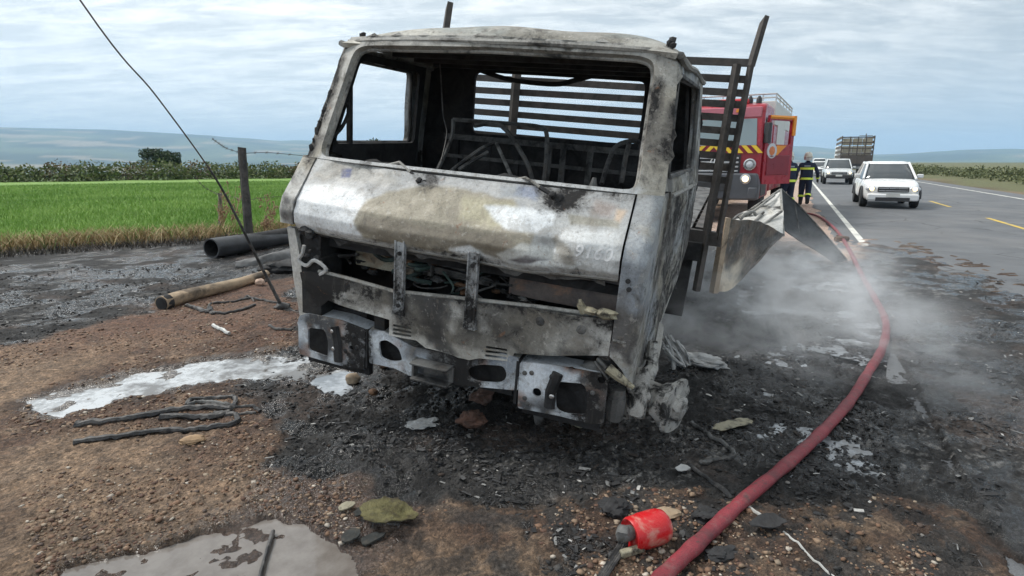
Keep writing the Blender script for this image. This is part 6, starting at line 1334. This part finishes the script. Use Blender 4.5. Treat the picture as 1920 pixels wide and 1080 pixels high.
M['fibre'] = plain('greenish_fibre_sheet', (.11, .1, .045), .6, 0, .5, 22, .8, .01, dirt=(.04, .03, .022), dirt_amt=.95, spec=.2)
M['slate'] = plain('dark_slate_sheet', (.035, .037, .036), .8, 0, .4, 30, .6, dirt=(.09, .075, .06), dirt_amt=.6, spec=.2)
leafy('fibre_sheet', [(678, 968), (700, 962), (730, 956), (760, 962), (782, 974), (774, 988), (745, 1000), (705, 1005), (682, 996)], M['fibre'], 'mossy green piece of fibre sheet on the wet mud', 'sheet fragment', .05, 3)
leafy('slate_fragment', [(641, 1014), (655, 1002), (676, 1004), (672, 1018), (655, 1027), (642, 1027)], M['slate'], 'dark flat fragment touching the edge of the muddy puddle', 'fragment', .012, 4, .008)
leafy('slate_fragment', [(678, 1018), (700, 1008), (722, 1008), (706, 1020), (680, 1030)], M['slate'], 'dark narrow fragment just under the mossy green sheet', 'fragment', .012, 5, .008)
leafy('slate_fragment', [(664, 975), (676, 962), (696, 956), (690, 966), (672, 982)], M['slate'], 'dark curled shred behind the mossy green sheet', 'fragment', .03, 6, .006)
leafy('bark_fragment', [(634, 962), (650, 950), (668, 952), (656, 962), (640, 967)], M['yellowed'], 'tan flat fragment on wet mud behind the dark shred', 'fragment', .012, 7, .006)
leafy('ash_sheet', [(1345, 806), (1372, 796), (1400, 793), (1412, 800), (1385, 810), (1352, 818), (1335, 812)], M['yellowed'], 'pale tan scorched sheet scrap beyond the bent tube', 'sheet fragment', .02, 8)
leafy('foil_scrap', [(1266, 885), (1280, 880), (1294, 886), (1285, 893), (1270, 892)], M['ash_white'], 'small white scrap in the char near the long rod', 'scrap', .015, 9)
leafy('charred_flap', [(1402, 1000), (1420, 988), (1450, 985), (1470, 1003), (1440, 1010), (1408, 1008)], M['soot'], 'charred black flap lying at the end of the thin white rod', 'scrap', .04, 10)
lying('bent_tube', [[(1296, 793), (1318, 808), (1335, 822), (1358, 832), (1374, 848), (1372, 856), (1345, 860), (1312, 866)]], [.013], [M['soot_grey']], 'bent scorched tube lying between the wheel hub and the hose', 'tube', parts=['tube_wall'])
lying('long_rod', [[(1290, 872), (1330, 898), (1376, 938)], [(1403, 956), (1435, 981)]], [.011, .009], [M['cable'], M['twig']], 'long rod passing under the red hose, pale at its tip', 'rod', parts=['rod_shaft', 'rod_tip'])
lying('thin_rod', [[(1468, 1004), (1510, 1036), (1570, 1085), (1600, 1110)]], [.0055], [M['twig']], 'thin pale rod in gravel on the near side of the hose', 'rod', parts=['rod_shaft'])
lying('dark_rod', [[(512, 993), (503, 1020), (486, 1082)]], [.009], [M['cable']], 'thin dark rod lying in the muddy puddle', 'stick', parts=['stick_shaft'])  # thin dark tube laid across the muddy puddle
lying('pale_stick', [[(400, 613), (415, 620), (430, 627)]], [.018], [M['twig']], 'short pale stick on brown soil in front of the charred straps', 'stick', parts=['stick_shaft'])
lying('grey_stick', [[(505, 612), (520, 618), (548, 619)]], [.014], [M['soot_grey']], 'short grey stick on the soil beside the truck corner', 'stick', parts=['stick_shaft'])
chunk('brick_lump', (888, 800), .07, plain('sooty_brick', (.13, .07, .05), .9, 0, .4, 14, .6, dirt=(.03, .027, .025), dirt_amt=.9), 'reddish brick-like lump under the bumper', 'rubble', (1.1, .8, .8), .3, 11, .9, .3, 4)
chunk('brick_lump', (905, 770), .07, plain('pale_brick', (.16, .1, .08), .9, 0, .4, 12, .6, dirt=(.03, .027, .025), dirt_amt=.9), 'pale reddish lump in the heap behind the brick-like lump', 'rubble', (1.2, .8, .7), .9, 12, .9, .3, 4)
chunk('round_stone', (662, 716), .05, plain('tan_stone', (.26, .2, .14), .85, 0, .3, 14, .4), 'round tan stone by the small puddle beneath the bumper', 'stone', (1.1, 1, .9), 0, 13, .2)
chunk('round_stone', (720, 690), .05, M['rust'], 'rusty brown lump tucked behind the bumper middle', 'stone', (.9, .9, .9), 0, 14, .3)
chunk('round_stone', (700, 742), .03, M['rust'], 'small orange-brown stone in char before the bumper', 'stone', (1, 1, .9), 0, 15, .3)
chunk('split_stone', (1010, 797), .06, M['soot_grey'], 'upright grey split stone under the near bumper end', 'stone', (.8, .5, 1.4), 1.0, 16, .3)
chunk('yellow_lump', (1080, 802), .05, M['yellowed'], 'yellowish oblong lump under the near bumper end', 'rubble', (1.3, .6, .7), -.8, 17, .3)
chunk('ash_patch', (790, 798), .06, M['ash_white'], 'white ash clump on the black char before the bumper', 'ash', (1.6, .8, .35), .2, 18, 1.2, .5, 4)
chunk('flat_stone', (1250, 972), .045, M['wood_log'], 'tan flat stone just behind the red canister', 'stone', (1.5, .8, .5), .1, 19, .3)
chunk('clay_lump', (362, 832), .05, plain('ochre_clay', (.33, .22, .13), .9, 0, .25, 18, .5), 'ochre clay lump just below the burnt cable loops', 'stone', (1.4, .8, .5), .3, 20, .4)
chunk('pale_stone', (488, 537), .06, plain('pink_stone', (.5, .36, .28), .9, 0, .2, 14, .3), 'pinkish stone at the thin end of the log', 'stone', (1, .9, .9), .3, 21, .3)
chunk('char_clod', (1150, 960), .06, M['soot'], 'black char clod behind the red canister', 'rubble', (1.2, 1, .5), .3, 22, .95, .5, 4)
chunk('char_clod', (1322, 975), .05, M['soot'], 'black char clod touching the hose on the far side of the canister', 'rubble', (1.1, 1, .5), .8, 23, .95, .5, 4)
chunk('char_clod', (1350, 1045), .04, M['soot'], 'black clod in the gravel on the near side of the hose', 'rubble', (1.6, 1, .4), .4, 24, .95, .5, 4)
# charred mounds with white ash strands beside the near wheel
chunk('ash_slab', (1312, 690), .13, M['ash_white'], 'white ash-covered slab on the char by the truck side', 'ash', (1.5, .8, .4), -.5, 28, .9, .1, 4)
o = empty('ash_strands', G(1262, 690)); tag(o, 'white ash-coated burnt strands hanging by the near wheel', 'ash')
for k in range(30):
    z0s = random.uniform(.16, .26); x0 = random.uniform(-.1, .02); P = [(x0, random.uniform(-.03, .08), z0s), (x0 + random.uniform(.02, .08), random.uniform(-.05, .05), z0s * .6), (x0 + random.uniform(.06, .2), random.uniform(-.08, .03), random.uniform(0, .06))]; mb = MB(); mb.tube(spline(P, 4), [.011 * random.uniform(.4, 1.2)] * 9, 6)
    V = np.array(mb.v); V += ((fbm(V[:, 0] * 50 + 9, V[:, 1] * 50 + 9, V[:, 2] * 50, 2, k) - .5) * .018)[:, None]; mb.v = [tuple(p) for p in V]; obj('strand', mb, M['ash_white'], o)
